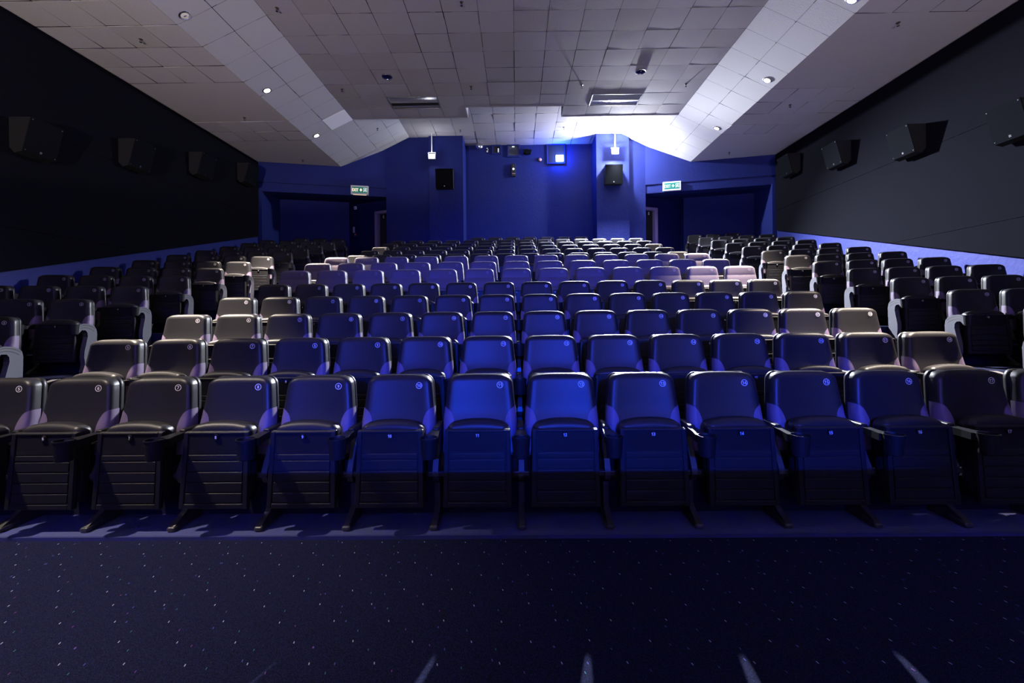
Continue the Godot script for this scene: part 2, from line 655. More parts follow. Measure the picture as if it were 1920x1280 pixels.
# black strips filling the joints, their colour standing in for shade between boards, on a plane frame: o origin, ux across, ud along d
func joint_shades(parent: Node3D, o: Vector3, ux: Vector3, up: Vector3, xs: Array, ds: Array, x0: float, x1: float, d0: float, d1: float) -> void:
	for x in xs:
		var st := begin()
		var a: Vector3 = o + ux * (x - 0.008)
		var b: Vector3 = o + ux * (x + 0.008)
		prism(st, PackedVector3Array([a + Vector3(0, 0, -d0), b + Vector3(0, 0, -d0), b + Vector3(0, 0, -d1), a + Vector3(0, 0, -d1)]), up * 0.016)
		put(parent, "joint_shade", st.commit(), M.ceiling_void, Transform3D(Basis.IDENTITY, up * 0.001))
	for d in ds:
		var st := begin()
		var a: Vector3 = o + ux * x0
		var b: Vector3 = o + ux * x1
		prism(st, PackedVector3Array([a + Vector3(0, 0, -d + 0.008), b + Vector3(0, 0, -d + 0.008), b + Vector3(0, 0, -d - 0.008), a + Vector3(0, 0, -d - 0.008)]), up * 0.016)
		put(parent, "cross_joint_shade", st.commit(), M.ceiling_void, Transform3D(Basis.IDENTITY, up * 0.001))


func build_ceiling() -> void:
	var roof := struct_node("ceiling")
	put(roof, "roof_slab", room_box(-8.1, 8.1, 7.3, 7.5, -5.5, 17.9), M.ceiling_void)
	# --- centre
	var c := struct_node("ceiling")
	var kinds := []
	for k in 5:
		kinds.append(tile_mesh(CW - 0.006, TL - 0.006, 0.0015 + 0.0009 * k, 0.001))
	put(c, "backing_board", room_box(-XI, XI, YC + 0.022, YC + 0.06, -5.2, D_EDGE - TL), M.ceiling_void)
	for s in [-1.0, 1.0]:
		put(c, "backing_board", room_box(minf(s * 2 * CW, s * XI), maxf(s * 2 * CW, s * XI), YC + 0.022, YC + 0.06, D_EDGE - TL, D_EDGE), M.ceiling_void)
		put(c, "bulkhead", room_box(minf(s * 2 * CW, s * XI), maxf(s * 2 * CW, s * XI), YC - 0.01, 7.3, D_EDGE - 0.012, D_EDGE + 0.008), M.ceiling_board)
		put(c, "bulkhead", room_box(minf(s * 2 * CW, s * (2 * CW + 0.02)), maxf(s * 2 * CW, s * (2 * CW + 0.02)), YC - 0.01, 7.3, D_EDGE - TL, D_EDGE), M.ceiling_board)
	put(c, "bulkhead", room_box(-2 * CW - 0.02, 2 * CW + 0.02, YC - 0.01, 7.3, D_EDGE - TL - 0.02, D_EDGE - TL), M.ceiling_board)
	put(c, "panel", room_box(-XI, XI, YC, YC + 0.02, -5.2, D_EDGE - 9 * TL), M.ceiling_board)
	for row in 9:
		for col in range(-7, 7):
			if row == 0 and col >= -2 and col < 2:
				continue
			if row == 1 and col in [-5, -4, 3, 4]:
				continue
			put(c, "tile", kinds[R.randi() % 5], M.ceiling_board if R.randf() < 0.72 else M.ceiling_board_worn,
				Transform3D(Basis(Vector3.UP, PI if R.randf() < 0.5 else 0.0), Vector3((col + 0.5) * CW, YC + R.randf_range(-0.0012, 0.0022), -(D_EDGE - (row + 0.5) * TL))))
	var cx := []
	var cd := []
	for k in range(-6, 7):
		cx.append(k * CW)
	for k in range(2, 9):
		cd.append(D_EDGE - k * TL)
	joint_shades(c, Vector3(0, YC, 0), Vector3.RIGHT, Vector3.UP, cx, cd, -XI, XI, D_EDGE - 9 * TL, D_EDGE - 2 * TL)
	# --- the higher ceiling behind the drop
	var b := struct_node("ceiling")
	put(b, "backing_board", room_box(-XB - 0.1, XB + 0.1, YB + 0.022, YB + 0.06, D_EDGE - TL - 0.02, 15.95), M.ceiling_void)
	var bk := [tile_mesh(CW - 0.006, TL - 0.006, 0.003, 0.004), tile_mesh(CW - 0.006, TL - 0.006, 0.006, 0.005), tile_mesh(CW - 0.006, TL - 0.006, 0.002, 0.002)]
	for row in 6:
		for col in range(-5, 5):
			var dd := 12.0 + (row + 0.5) * TL
			put(b, "tile", bk[R.randi() % 3], M.ceiling_board if R.randf() < 0.6 else M.ceiling_board_worn, T((col + 0.5) * CW, YB + R.randf_range(-0.004, 0.004), -dd))
	for s in [-1.0, 1.0]:
		put(b, "edge_board", room_box(minf(s * 5 * CW, s * (XB + 0.05)), maxf(s * 5 * CW, s * (XB + 0.05)), YB - 0.001, YB + 0.018, D_EDGE - TL, 15.6), M.ceiling_board)
	cx = []
	cd = []
	for k in range(-5, 6):
		cx.append(k * CW)
	for k in range(1, 6):
		cd.append(12.0 + k * TL)
	joint_shades(b, Vector3(0, YB, 0), Vector3.RIGHT, Vector3.UP, cx, cd, -XB, XB, 12.0, 15.58)
	# --- sloping strips: two boards wide, then two more towards the rear
	for s in [-1.0, 1.0]:
		var st := struct_node("ceiling")
		var rise := (YC - YS) / (XO - XI)
		var ang := atan(rise)
		var wlen := (XO - XI) / cos(ang) / 2.0
		var wk := [tile_mesh(wlen - 0.006, TL - 0.006, 0.001, 0.0015, 2), tile_mesh(wlen - 0.006, TL - 0.006, 0.002, 0.003, 2), tile_mesh(wlen - 0.006, TL - 0.006, 0.0, 0.001, 2)]
		var basis := Basis(Vector3(0, 0, 1), -s * ang)
		var up := basis.y
		var along := Vector3(-s * cos(ang), sin(ang), 0)
		var low := Vector3(s * XO, YS, 0)
		for row in range(-4, 10):
			for k in 4:
				if k > 1 and row > -1:
					continue
				var dd: float = D_EDGE - (row + 0.5) * TL
				var p := low + along * wlen * (k + 0.5) + Vector3(0, 0, -dd)
				if dd > slant_d(p.x) + 0.15:
					continue
				var new_board: bool = s < 0 and row == 0 and k == 1
				put(st, "panel" if new_board else "tile", wk[R.randi() % 3], M.ceiling_new if new_board else M.ceiling_board_white, Transform3D(basis, p - up * (0.014 if new_board else 0.0)))
		for part in [[0.0, 2.0, -5.2, 15.0], [2.0, 3.55, D_EDGE, 15.0]]:
			var bst := begin()
			var p0: Vector3 = low + along * wlen * part[0] + up * 0.022
			var p1: Vector3 = low + along * wlen * part[1] + up * 0.022
			prism(bst, PackedVector3Array([p0 + Vector3(0, 0, -part[2]), p1 + Vector3(0, 0, -part[2]), p1 + Vector3(0, 0, -part[3]), p0 + Vector3(0, 0, -part[3])]), up * 0.03)
			put(st, "backing_board", bst.commit(), M.ceiling_void)
		cd = []
		for k in range(-3, 10):
			if D_EDGE - k * TL < 14.4:
				cd.append(D_EDGE - k * TL)
		joint_shades(st, low, along, up, [wlen, wlen * 2], cd, 0.0, wlen * 2, D_EDGE - 10 * TL, 14.45)
		joint_shades(st, low, along, up, [wlen * 3], cd.slice(0, 3), wlen * 2, wlen * 3.5, D_EDGE, 14.6)
		var fst := begin()
		var f0 := low
		var f1 := low + along * wlen * 2
		prism(fst, PackedVector3Array([f0 + Vector3(0, 0, 5.2), f1 + Vector3(0, 0, 5.2), f1 + Vector3(0, 0, -(D_EDGE - 10 * TL)), f0 + Vector3(0, 0, -(D_EDGE - 10 * TL))]), up * 0.02)
		put(st, "panel", fst.commit(), M.ceiling_board_white)
		# --- flat side ceilings
		var sd := struct_node("ceiling")
		var sw := (7.79 - XO) / 4.0
		var sk := [tile_mesh(sw - 0.010, TL - 0.011, 0.002, 0.002, 2), tile_mesh(sw - 0.010, TL - 0.011, 0.003, 0.004, 2)]
		var plain := tile_mesh(sw * 4 - 0.01, TL - 0.002, 0.0, 0.001, 2)
		put(sd, "backing_board", room_box(minf(s * XO, s * 7.8), maxf(s * XO, s * 7.8), YS + 0.022, YS + 0.06, -5.2, 14.9), M.ceiling_void)
		for row in range(0, 11):
			var bare0: bool = row in ([2, 3, 4] if s < 0 else [4, 5, 6, 7, 1])
			if not bare0:
				joint_shades(sd, Vector3(s * XO, YS, 0), Vector3(s, 0, 0), Vector3.UP, [sw, sw * 2, sw * 3], [D_EDGE - row * TL, D_EDGE - (row + 1) * TL], 0.0, sw * 4, D_EDGE - (row + 1) * TL, D_EDGE - row * TL)
		for row in range(-4, 11):
			var dd: float = D_EDGE - (row + 0.5) * TL
			if dd - TL * 0.5 > slant_d(6.5) + 0.1:
				continue
			var bare := false
			if s < 0:
				bare = row in [2, 3, 4] or row <= -1
			else:
				bare = row in [4, 5, 6, 7] or row <= -1 or row == 1
			if bare:
				put(sd, "panel", plain, M.ceiling_plain, T(s * (XO + sw * 2), YS, -dd))
				continue
			for k in 4:
				put(sd, "tile", sk[R.randi() % 2], M.side_board if R.randf() < 0.8 else M.side_board_worn, T(s * (XO + sw * (k + 0.5)), YS + R.randf_range(-0.003, 0.003), -dd))
		put(sd, "panel", room_box(minf(s * XO, s * 7.8), maxf(s * XO, s * 7.8), YS, YS + 0.02, -5.2, D_EDGE - 11 * TL), M.ceiling_plain)


# ---------------------------------------------------------------- seats
const YT := 0.955
var seat_mesh := {}
var digit_cache := {}


func back_w(y: float, prem: bool) -> float:
	var yt := YT + (0.065 if prem else 0.0)
	var t := clampf((yt - y) / 0.36, 0.0, 1.0)
	var w := lerpf(0.224, 0.250, smoothstep(0.0, 1.0, t))
	if prem:
		w = lerpf(0.240, 0.268, smoothstep(0.0, 1.0, t))
	var rc := 0.064
	if y > yt - rc:
		var k := (y - (yt - rc)) / rc
		w -= rc * (1.0 - sqrt(maxf(0.0, 1.0 - k * k)))
	return w


# point on the backrest cushion: height y, running length L from the centre line round the side
func back_point(y: float, L: float, shift: float, prem: bool, out := 0.0) -> Vector3:
	var W := back_w(y, prem) - (0.012 if shift > 0.02 else 0.0)
	var re := 0.036
	var D := 0.075
	var flat := W - re
	var a := absf(L)
	var sx := signf(L)
	var x := 0.0
	var z := 0.0
	var nx := 0.0
	var nz := 1.0
	if a <= flat:
		x = a
		z = -0.013 * (1.0 - pow(a / flat, 2.0))
	elif a <= flat + re * PI / 2:
		var th := (a - flat) / re
		x = flat + re * sin(th)
		z = -re * (1.0 - cos(th))
		nx = sin(th)
		nz = cos(th)
	else:
		x = W
		z = -re - (a - flat - re * PI / 2)
		nx = 1.0
		nz = 0.0
	var yt := YT + (0.065 if prem else 0.0)
	var lean := (yt - y) * 0.16
	var roll := 0.02 * exp(-pow((y - 0.60) / 0.07, 2.0)) # lumbar swell just above the pad
	if prem:
		roll = -0.008 * exp(-pow((y - 0.86) / 0.018, 2.0))
	z = maxf(z - shift, -D)
	var crown := 0.011 * pow(x / 0.24, 2.0) * smoothstep(yt - 0.14, yt, y)
	return Vector3(sx * (x + nx * out), y - crown, z + lean + roll * nz + nz * out)


func back_lengths(prem: bool) -> Array:
	var W := 0.24
	var re := 0.036
	var f := W - re
	return [0.0, f * 0.35, f * 0.65, f * 0.85, f, f + re * 0.4, f + re * 0.8, f + re * 1.2, f + re * PI / 2, f + re * PI / 2 + 0.02, f + re * PI / 2 + 0.039]


func make_backrest(prem: bool) -> ArrayMesh:
	var yt := YT + (0.065 if prem else 0.0)
	var st := begin()
	var rows := []
	var ys := [[0.42, 0.0], [0.50, 0.0], [0.53, 0.0], [0.56, 0.0], [0.585, 0.0], [0.61, 0.0], [0.64, 0.0], [0.68, 0.0], [0.72, 0.0], [0.78, 0.0]]
	if prem:
		ys += [[0.83, 0.0], [0.852, 0.0], [0.86, 0.0], [0.868, 0.0], [0.90, 0.0]]
	else:
		ys += [[0.85, 0.0]]
	var r := 0.044
	ys.append([yt - 0.05, 0.0])
	for k in range(0, 6):
		var a := PI / 2 * k / 5.0
		ys.append([yt - r + r * sin(a) - 0.0002, r - r * cos(a)])
	ys.append([yt - 0.002, 0.055])
	ys.append([yt - 0.012, 0.075])
	for q in ys:
		var y: float = q[0]
		var W := back_w(y, prem)
		var ls := back_lengths(prem)
		var row := []
		var f := W - 0.036
		var full: Array = []
		for L in ls:
			# rescale the flat part to this row's width
			var v: float = L
			var f0 := 0.24 - 0.036
			full.append(v / f0 * f if v <= f0 else f + (v - f0))
		for i in range(full.size() - 1, 0, -1):
			row.append(back_point(y, -full[i], q[1], prem))
		for i in full.size():
			row.append(back_point(y, full[i], q[1], prem))
		rows.append(row)
	skin(st, rows, Vector3(0, 0, 1))
	st.generate_normals()
	return st.commit()


func make_side_patch(s: float) -> ArrayMesh:
	var st := begin()
	var rows := []
	var es := [-0.075, -0.05, -0.025, 0.0, 0.02, 0.04, 0.058, 0.072, 0.081, 0.086]
	for e in es:
		var top := 0.738
		if e > 0:
			top = 0.615 + 0.123 * sqrt(maxf(0.0, 1.0 - pow(e / 0.0865, 2.0)))
		var row := []
		for k in 7:
			var y := lerpf(0.44, top, k / 6.0)
			var W := back_w(y, false)
			var outline := W - 0.036 + 0.036 * PI / 2 - 0.012
			row.append(back_point(y, s * (outline - e), 0.0, false, 0.0032))
		rows.append(row)
	skin(st, rows, Vector3(s, 0, 1))
	st.generate_normals()
	return st.commit()


func make_back_shell(prem: bool) -> ArrayMesh:
	var yt := YT + (0.065 if prem else 0.0)
	var st := begin()
	var outline := []
	var ys := [0.30, 0.42, 0.54, 0.66, 0.78, yt - 0.08, yt - 0.05, yt - 0.03, yt - 0.016, yt - 0.008, yt - 0.005]
	for y in ys:
		outline.append(Vector2(back_w(y + 0.004, prem) * (1.0 if y > 0.45 else 0.9) + 0.002, y))
	var loop := []
	for p in outline:
		loop.append(p)
	for i in range(outline.size() - 1, -1, -1):
		loop.append(Vector2(-outline[i].x, outline[i].y))
	var rows := []
	for q in [[-0.081, 1.0], [-0.105, 1.0], [-0.122, 0.97], [-0.13, 0.88]]:
		var row := []
		for p in loop:
			var cy := 0.62
			row.append(Vector3(p.x * q[1], cy + (p.y - cy) * lerpf(1.0, q[1], 0.5), q[0] + (yt - p.y) * 0.16))
		rows.append(row)
	# first and last columns lie on the bottom; close front and back with fans
	var flip_ref := Vector3(0, 1, 0)
	for i in rows.size() - 1:
		for j in loop.size():
			var jn := (j + 1) % loop.size()
			var a: Vector3 = rows[i][j]
			var b: Vector3 = rows[i][jn]
			var c: Vector3 = rows[i + 1][jn]
			var d: Vector3 = rows[i + 1][j]
			var ctr := Vector3(0, 0.62, a.z)
			var o := (a + b) * 0.5 - ctr
			for t in [[a, b, c], [a, c, d]]:
				var f: Array = t
				if (f[1] - f[0]).cross(f[2] - f[0]).dot(o) > 0:
					f = [t[0], t[2], t[1]]
				for p in f:
					st.add_vertex(p)
	for q in [[0, 1.0], [rows.size() - 1, -1.0]]:
		var row: Array = rows[q[0]]
		var ctr := Vector3(0, 0.62, (row[0].z + row[row.size() / 2].z) * 0.5)
		for j in row.size():
			var a: Vector3 = row[j]
			var b: Vector3 = row[(j + 1) % row.size()]
			var f := [ctr, a, b]
			if (a - ctr).cross(b - ctr).dot(Vector3(0, 0, q[1])) > 0:
				f = [ctr, b, a]
			for p in f:
				st.add_vertex(p)
	st.generate_normals()
	return st.commit()


func pad_warp(p: Vector3) -> Vector3:
	# narrower at the top; the folded pad leans back a little and crowns along its top edge
	var t := (p.y - 0.15) / 0.53
	var x := p.x * lerpf(1.03, 0.965, clampf(t, 0, 1))
	var y := p.y
	if p.y > 0.58:
		y -= 0.030 * pow(absf(p.x) / 0.2, 2.6) * (p.y - 0.58) / 0.1
	return Vector3(x, y, p.z - 0.05 * (t - 0.5))


func pan_point(p: Vector3) -> Vector3:
	var t := (p.y - 0.15) / 0.53
	return Vector3(p.x * lerpf(1.035, 0.985, clampf(t, 0, 1)), p.y, p.z - 0.05 * (t - 0.5))


func digits(num: int) -> PackedVector3Array:
	if digit_cache.has(num):
		return digit_cache[num]
	var f := SystemFont.new()
	f.font_names = PackedStringArray(["Droid Sans"])
	f.font_weight = 700
	var t := TextMesh.new()
	t.font = f
	t.text = str(num)
	t.font_size = 24
	t.pixel_size = 0.01
	t.depth = 0.0
	t.curve_step = 2.0
	var arr := t.surface_get_arrays(0)
	var v: PackedVector3Array = arr[Mesh.ARRAY_VERTEX]
	var ix = arr[Mesh.ARRAY_INDEX]
	var out := PackedVector3Array()
	if ix == null or ix.size() == 0:
		out = v
	else:
		for i in ix:
			out.append(v[i])
	var lo := Vector3(1e9, 1e9, 0)
	var hi := Vector3(-1e9, -1e9, 0)
	for p in out:
		lo = lo.min(p)
		hi = hi.max(p)
	var c := (lo + hi) * 0.5
	for i in out.size():
		out[i] = Vector3((out[i].x - c.x) / (hi.y - lo.y), (out[i].y - c.y) / (hi.y - lo.y), 0)
	digit_cache[num] = out
	return out


func add_digits(st: SurfaceTool, num: int, at: Transform3D, h: float, squeeze := 1.0) -> void:
	var d := digits(num)
	for k in range(0, d.size(), 3):
		var q := []
		for j in 3:
			q.append(at * Vector3(d[k + j].x * h * squeeze, d[k + j].y * h, 0))
		tri(st, q[0], q[1], q[2], at.basis.z)


func make_badge(num: int, prem: bool) -> ArrayMesh:
	var st := begin()
	var y := 0.885 + (0.065 if prem else 0.0)
	var tilt := -0.155
	var b := Basis(Vector3.RIGHT, tilt)
	var p := back_point(y, 0.139, 0.0, prem)
	var at := Transform3D(b, p + Vector3(0, 0, 0.0035))
	var seg := 22
	for k in seg:
		var a0 := TAU * k / seg
		var a1 := TAU * (k + 1) / seg
		var e0 := Vector3(cos(a0), sin(a0), 0)
		var e1 := Vector3(cos(a1), sin(a1), 0)
		quad(st, at * (e0 * 0.0222), at * (e1 * 0.0222), at * (e1 * 0.0185), at * (e0 * 0.0185), b.z)
	add_digits(st, num, at, 0.0205, 1.0 if num < 10 else 0.92)
	return st.commit()


func leg_shape(x0: float, w: float) -> ArrayMesh:
	var st := begin()
	var zy := [[0.27, 0.0], [0.272, 0.03], [0.235, 0.052], [0.165, 0.082], [0.128, 0.11], [0.128, 0.255], [0.185, 0.285], [0.205, 0.32], [0.20, 0.36],
		[0.155, 0.44], [0.11, 0.52], [0.10, 0.575], [-0.06, 0.575], [-0.06, 0.545], [0.01, 0.49], [0.065, 0.39], [0.07, 0.27], [0.04, 0.10], [-0.03, 0.05], [-0.05, 0.0]]
	var pts := PackedVector3Array()
	for q in zy:
		pts.append(Vector3(x0 - w / 2, q[1], q[0]))
	prism(st, pts, Vector3(w, 0, 0))
	return st.commit()


func end_panel(x0: float, w: float) -> ArrayMesh:
	var st := begin()
	var zy := [[0.35, 0.51], [0.35, 0.615], [0.25, 0.632], [0.15, 0.624], [0.06, 0.60], [0.015, 0.56], [0.0, 0.50], [0.01, 0.30], [0.03, 0.10], [0.0, 0.0],
		[0.27, 0.0], [0.272, 0.03], [0.25, 0.06], [0.24, 0.12], [0.255, 0.20], [0.25, 0.28], [0.215, 0.38], [0.185, 0.465], [0.19, 0.515], [0.225, 0.545], [0.29, 0.55]]
	var pts := PackedVector3Array()
	for q in zy:
		pts.append(Vector3(x0 - w / 2, q[1], q[0]))
	prism(st, pts, Vector3(w, 0, 0))
	return st.commit()


func end_groove(x: float, s: float) -> ArrayMesh:
	# two curved channels round the arm of the end panel
	var st := begin()
	for q in [[[0.33, 0.600], [0.25, 0.612], [0.16, 0.604], [0.08, 0.582], [0.04, 0.560]], [[0.31, 0.574], [0.24, 0.580], [0.17, 0.573], [0.10, 0.552], [0.06, 0.530]]]:
		for i in q.size() - 1:
			var a := Vector3(x, q[i][1], q[i][0])
			var b := Vector3(x, q[i + 1][1], q[i + 1][0])
			var w := Vector3(0, 0.0045, 0)
			quad(st, a - w, b - w, b + w, a + w, Vector3(s, 0, 0))
			quad(st, a + w, b + w, b + w - Vector3(s * 0.004, 0, 0), a + w - Vector3(s * 0.004, 0, 0), Vector3(0, 1, 0))
			quad(st, a - w, b - w, b - w - Vector3(s * 0.004, 0, 0), a - w - Vector3(s * 0.004, 0, 0), Vector3(0, -1, 0))
	return st.commit()


func make_arm(x: float) -> ArrayMesh:
	var st := begin()
	var pts := PackedVector3Array()
	for q in [[-0.024, -0.05], [0.024, -0.05], [0.026, 0.16], [0.036, 0.27], [0.048, 0.345], [0.03, 0.37], [-0.03, 0.37], [-0.048, 0.345], [-0.036, 0.27], [-0.026, 0.16]]:
		pts.append(Vector3(x + q[0], 0.57, q[1]))
	prism(st, pts, Vector3(0, 0.044, 0))
	rbox(st, Vector3(x, 0.612, 0.06), Vector3(0.048, 0.036, 0.22), 0.014, 2)
	return st.commit()


func build_seat_meshes() -> void:
	var m := seat_mesh
	for prem in [false, true]:
		var k := "p" if prem else "n"
		m["back" + k] = make_backrest(prem)
		m["shell" + k] = make_back_shell(prem)
		for num in range(1, 23):
			m["badge%s%d" % [k, num]] = make_badge(num, prem)
	m.patch_l = make_side_patch(-1.0)
	m.patch_r = make_side_patch(1.0)
	m.pad = rbox_mesh(Vector3(0, 0.428, 0.185), Vector3(0.425, 0.515, 0.125), 0.05, 3, pad_warp)
	var pan := begin()
	rbox(pan, Vector3(0, 0.39, 0.245), Vector3(0.425, 0.485, 0.03), 0.008, 1, pan_point)
	# raised rim round the moulded slats
	for sx in [-1.0, 1.0]:
		rbox(pan, Vector3(sx * 0.197, 0.39, 0.263), Vector3(0.028, 0.475, 0.014), 0.004, 1, pan_point)
	rbox(pan, Vector3(0, 0.168, 0.263), Vector3(0.366, 0.030, 0.014), 0.004, 1, pan_point)
	rbox(pan, Vector3(0, 0.622, 0.263), Vector3(0.366, 0.012, 0.014), 0.004, 1, pan_point)
	m.pan = pan.commit()
	m.slats = []
	for q in [[0.19, 0.248], [0.255, 0.314], [0.321, 0.379], [0.386, 0.446], [0.453, 0.486]]:
		m.slats.append(rbox_mesh(Vector3(0, (q[0] + q[1]) * 0.5, 0.262), Vector3(0.352, q[1] - q[0], 0.014), 0.004, 1, pan_point))
	var pf := begin()
	var c := [pan_point(Vector3(-0.18, 0.492, 0.2625)), pan_point(Vector3(0.18, 0.492, 0.2625)), pan_point(Vector3(0.18, 0.614, 0.2625)), pan_point(Vector3(-0.18, 0.614, 0.2625))]
	var uv := [Vector2(0, 1), Vector2(1, 1), Vector2(1, 0), Vector2(0, 0)]
	for i in [0, 2, 1, 0, 3, 2]:
		pf.set_normal(Vector3(0, 0.09, 1).normalized())
		pf.set_uv(uv[i])
		pf.add_vertex(c[i])
	# sides of the thin plate
	m.perf = pf.commit()
	var kx := Transform3D(Basis(Vector3.RIGHT, PI / 2), pan_point(Vector3(0, 0.597, 0.262)))
	m.knob = lathe_mesh([[0.0, -0.004], [0.019, -0.004], [0.0195, 0.008], [0.0175, 0.013], [0.015, 0.013], [0.0145, 0.011], [0.0, 0.011]], 20, kx)
	for num in range(1, 23):
		var st := begin()
		add_digits(st, num, Transform3D(Basis.IDENTITY, pan_point(Vector3(0, 0.597, 0.262)) + Vector3(0, 0, 0.0118)), 0.0195, 0.85)
		m["disc%d" % num] = st.commit()
	for h in [["n", PITCH / 2], ["p", 0.3115]]:
		var x: float = h[1]
		for s in [-1.0, 1.0]:
			var key: String = h[0] + ("l" if s < 0 else "r")
			m["arm" + key] = make_arm(s * x)
			m["cup" + key] = lathe_mesh([[0.0, 0.0], [0.043, 0.0], [0.046, 0.004], [0.0535, 0.115], [0.0565, 0.117], [0.0565, 0.126], [0.0505, 0.126], [0.0495, 0.118], [0.041, 0.008], [0.0, 0.008]], 24, T(s * x, 0.498, 0.402))
			m["leg" + key] = leg_shape(s * x, 0.036)
			m["foot" + key] = rbox_mesh(Vector3(s * x, 0.0225, 0.222), Vector3(0.058, 0.045, 0.125), 0.016, 2, func(p: Vector3) -> Vector3: return Vector3(p.x, p.y * (1.0 - 0.32 * (p.z - 0.16) / 0.125), p.z))
			m["end" + key] = end_panel(s * x, 0.05)
			m["groove" + key] = end_groove(s * (x - 0.0), s)
			var hg := begin()
			rbox(hg, Vector3(s * x, 0.325, 0.165), Vector3(0.108, 0.032, 0.034), 0.006)
			m["hinge" + key] = hg.commit()
			m["groove" + key] = end_groove(s * (x + 0.0262), s)
			m["grooveb" + key] = end_groove(s * (x - 0.0262), -s)


# side: which standards the seat carries: 1 on its viewer-right, -1 viewer-left; ends get a wide panel
func seat(num: int, prem: bool, at: Vector3, turn: float, label: String, group: String, ends: Dictionary, fine: bool) -> void:
	var k := "p" if prem else "n"
	var m := seat_mesh
	var o := thing("cinema_chair", label, "chair", at, turn, group)
	var br := put(o, "backrest", m["back" + k], M.pale_leather if prem else M.black_leather)
	put(br, "number_badge", m["badge%s%d" % [k, num]], M.print_pale if prem else M.print_white, Transform3D.IDENTITY, "printed seat number in a ring")
	if not prem:
		put(o, "side_patch", m.patch_l, M.lavender_leather, Transform3D.IDENTITY, "lavender leather side patch")
		put(o, "side_patch", m.patch_r, M.lavender_leather, Transform3D.IDENTITY, "lavender leather side patch")
	put(o, "back_shell", m["shell" + k], M.black_plastic)
	put(o, "seat_pad", m.pad, M.pale_leather if prem else M.black_leather)
	var pan := put(o, "seat_shell", m.pan, M.moulded_plastic)
	if fine:
		for s in m.slats:
			put(pan, "slat", s, M.moulded_plastic)
		put(pan, "perforated_field", m.perf, M.perforated_plastic)
	var kb := put(o, "number_disc", m.knob, M.black_plastic)
	put(kb, "numeral", m["disc%d" % num], M.print_white)
	for s in ends:
		var key: String = k + ("l" if s < 0 else "r")
		if ends[s] == "end":
			var e := put(o, "end_panel", m["end" + key], M.panel_grey, Transform3D.IDENTITY, "grey end panel")
			put(e, "groove", m["groove" + key], M.groove_black)
			put(e, "groove", m["grooveb" + key], M.groove_black)
			put(o, "cup_holder", m["cup" + key], M.black_plastic)
			continue
		put(o, "armrest", m["arm" + key], M.pale_leather if prem else M.black_plastic)
		put(o, "cup_holder", m["cup" + key], M.black_plastic)
		put(o, "leg", m["leg" + key], M.leg_metal)
		put(o, "foot", m["foot" + key], M.leg_metal)
		put(o, "hinge", m["hinge" + key], M.leg_metal)


func build_seats() -> void:
	build_seat_meshes()
	for i in range(1, 15):
		var y := RISE * (i - 1)
		var d := row_d(i)
		# --- centre block
		if i in [6, 7, 8]:
			for k in 13:
				var x := (k - 6) * 0.623
				var e := {1.0: "end" if k == 12 else "arm"}
				if k == 0:
					e[-1.0] = "end"
				var lab := "plain lavender cinema seat, %s from the black wall's aisle in the %s centre row" % [ORD[k + 1], ORD[i]]
				seat(k + 5, true, Vector3(x, y, -d), 0.0, lab, "lavender seats in three centre rows", e, false)
		else:
			var first := 0
			var count := 14
			var x0 := 0.02 - 6.5 * PITCH
			if i == 14:
				count = 7
				x0 = 0.45 - 3 * PITCH
			for k in count:
				var num := k + 5 + (3 if i == 14 else 0)
				var e := {1.0: "arm"}
				if k == count - 1:
					e[1.0] = "arm" if i == 1 else "end"
				if k == 0:
					e[-1.0] = "arm" if i == 1 else "end"
				var lab := ""
				if i == 1:
					lab = "folded dark leather cinema seat badged %s in the front row" % MARK[num]
				elif i < 6:
					lab = "dark leather cinema seat badged %s in the %s row of the centre block" % [MARK[num], ORD[i]]
				elif i < 14:
					lab = "dark cinema seat, %s from the black wall's aisle in the %s centre row" % [ORD[k + 1], ORD[i]]
				else:
					lab = "dark cinema seat between the blue piers, %s from the pier with the unlit lamp" % ORD[k + 1]
				seat(num, false, Vector3(x0 + k * PITCH, y, -d), 0.0, lab, "dark seats of the centre block", e, i <= 3)
		# --- side blocks
		if i < 3:
			continue
		for s in [-1.0, 1.0]:
			var count := 4
			if i == 3:
				count = 1
			elif i == 4 or i == 14:
				count = 3
			for k in count:
				var num := 4 - k if s < 0 else 19 + k
				var p := Vector3(s * (5.79 + k * PITCH * cos(PHI)), y, -d + k * PITCH * sin(PHI))
				# k = 0 stands at the aisle
				var inner: float = -s
				var e := {}
				if k == 0:
					e[inner] = "end"
				e[-inner] = "end" if k == 3 or (i == 14 and k == 2) else "arm"
				var where := "the black wall" if s < 0 else "the slate-grey wall"
				var lab := "dark cinema seat %s, %s row of the block along %s" % ["beside the aisle" if k == 0 else ORD[k + 1] + " from the aisle", ORD[i], where]
				seat(num, false, p, -s * PHI, lab, "dark seats along " + where, e, k == 0)


# ---------------------------------------------------------------- lamps, speakers, signs and small fittings
func strip_point(s: float, x: float, d: float) -> Vector3:
	return Vector3(s * x, YS + (XO - x) * (YC - YS) / (XO - XI), -d)


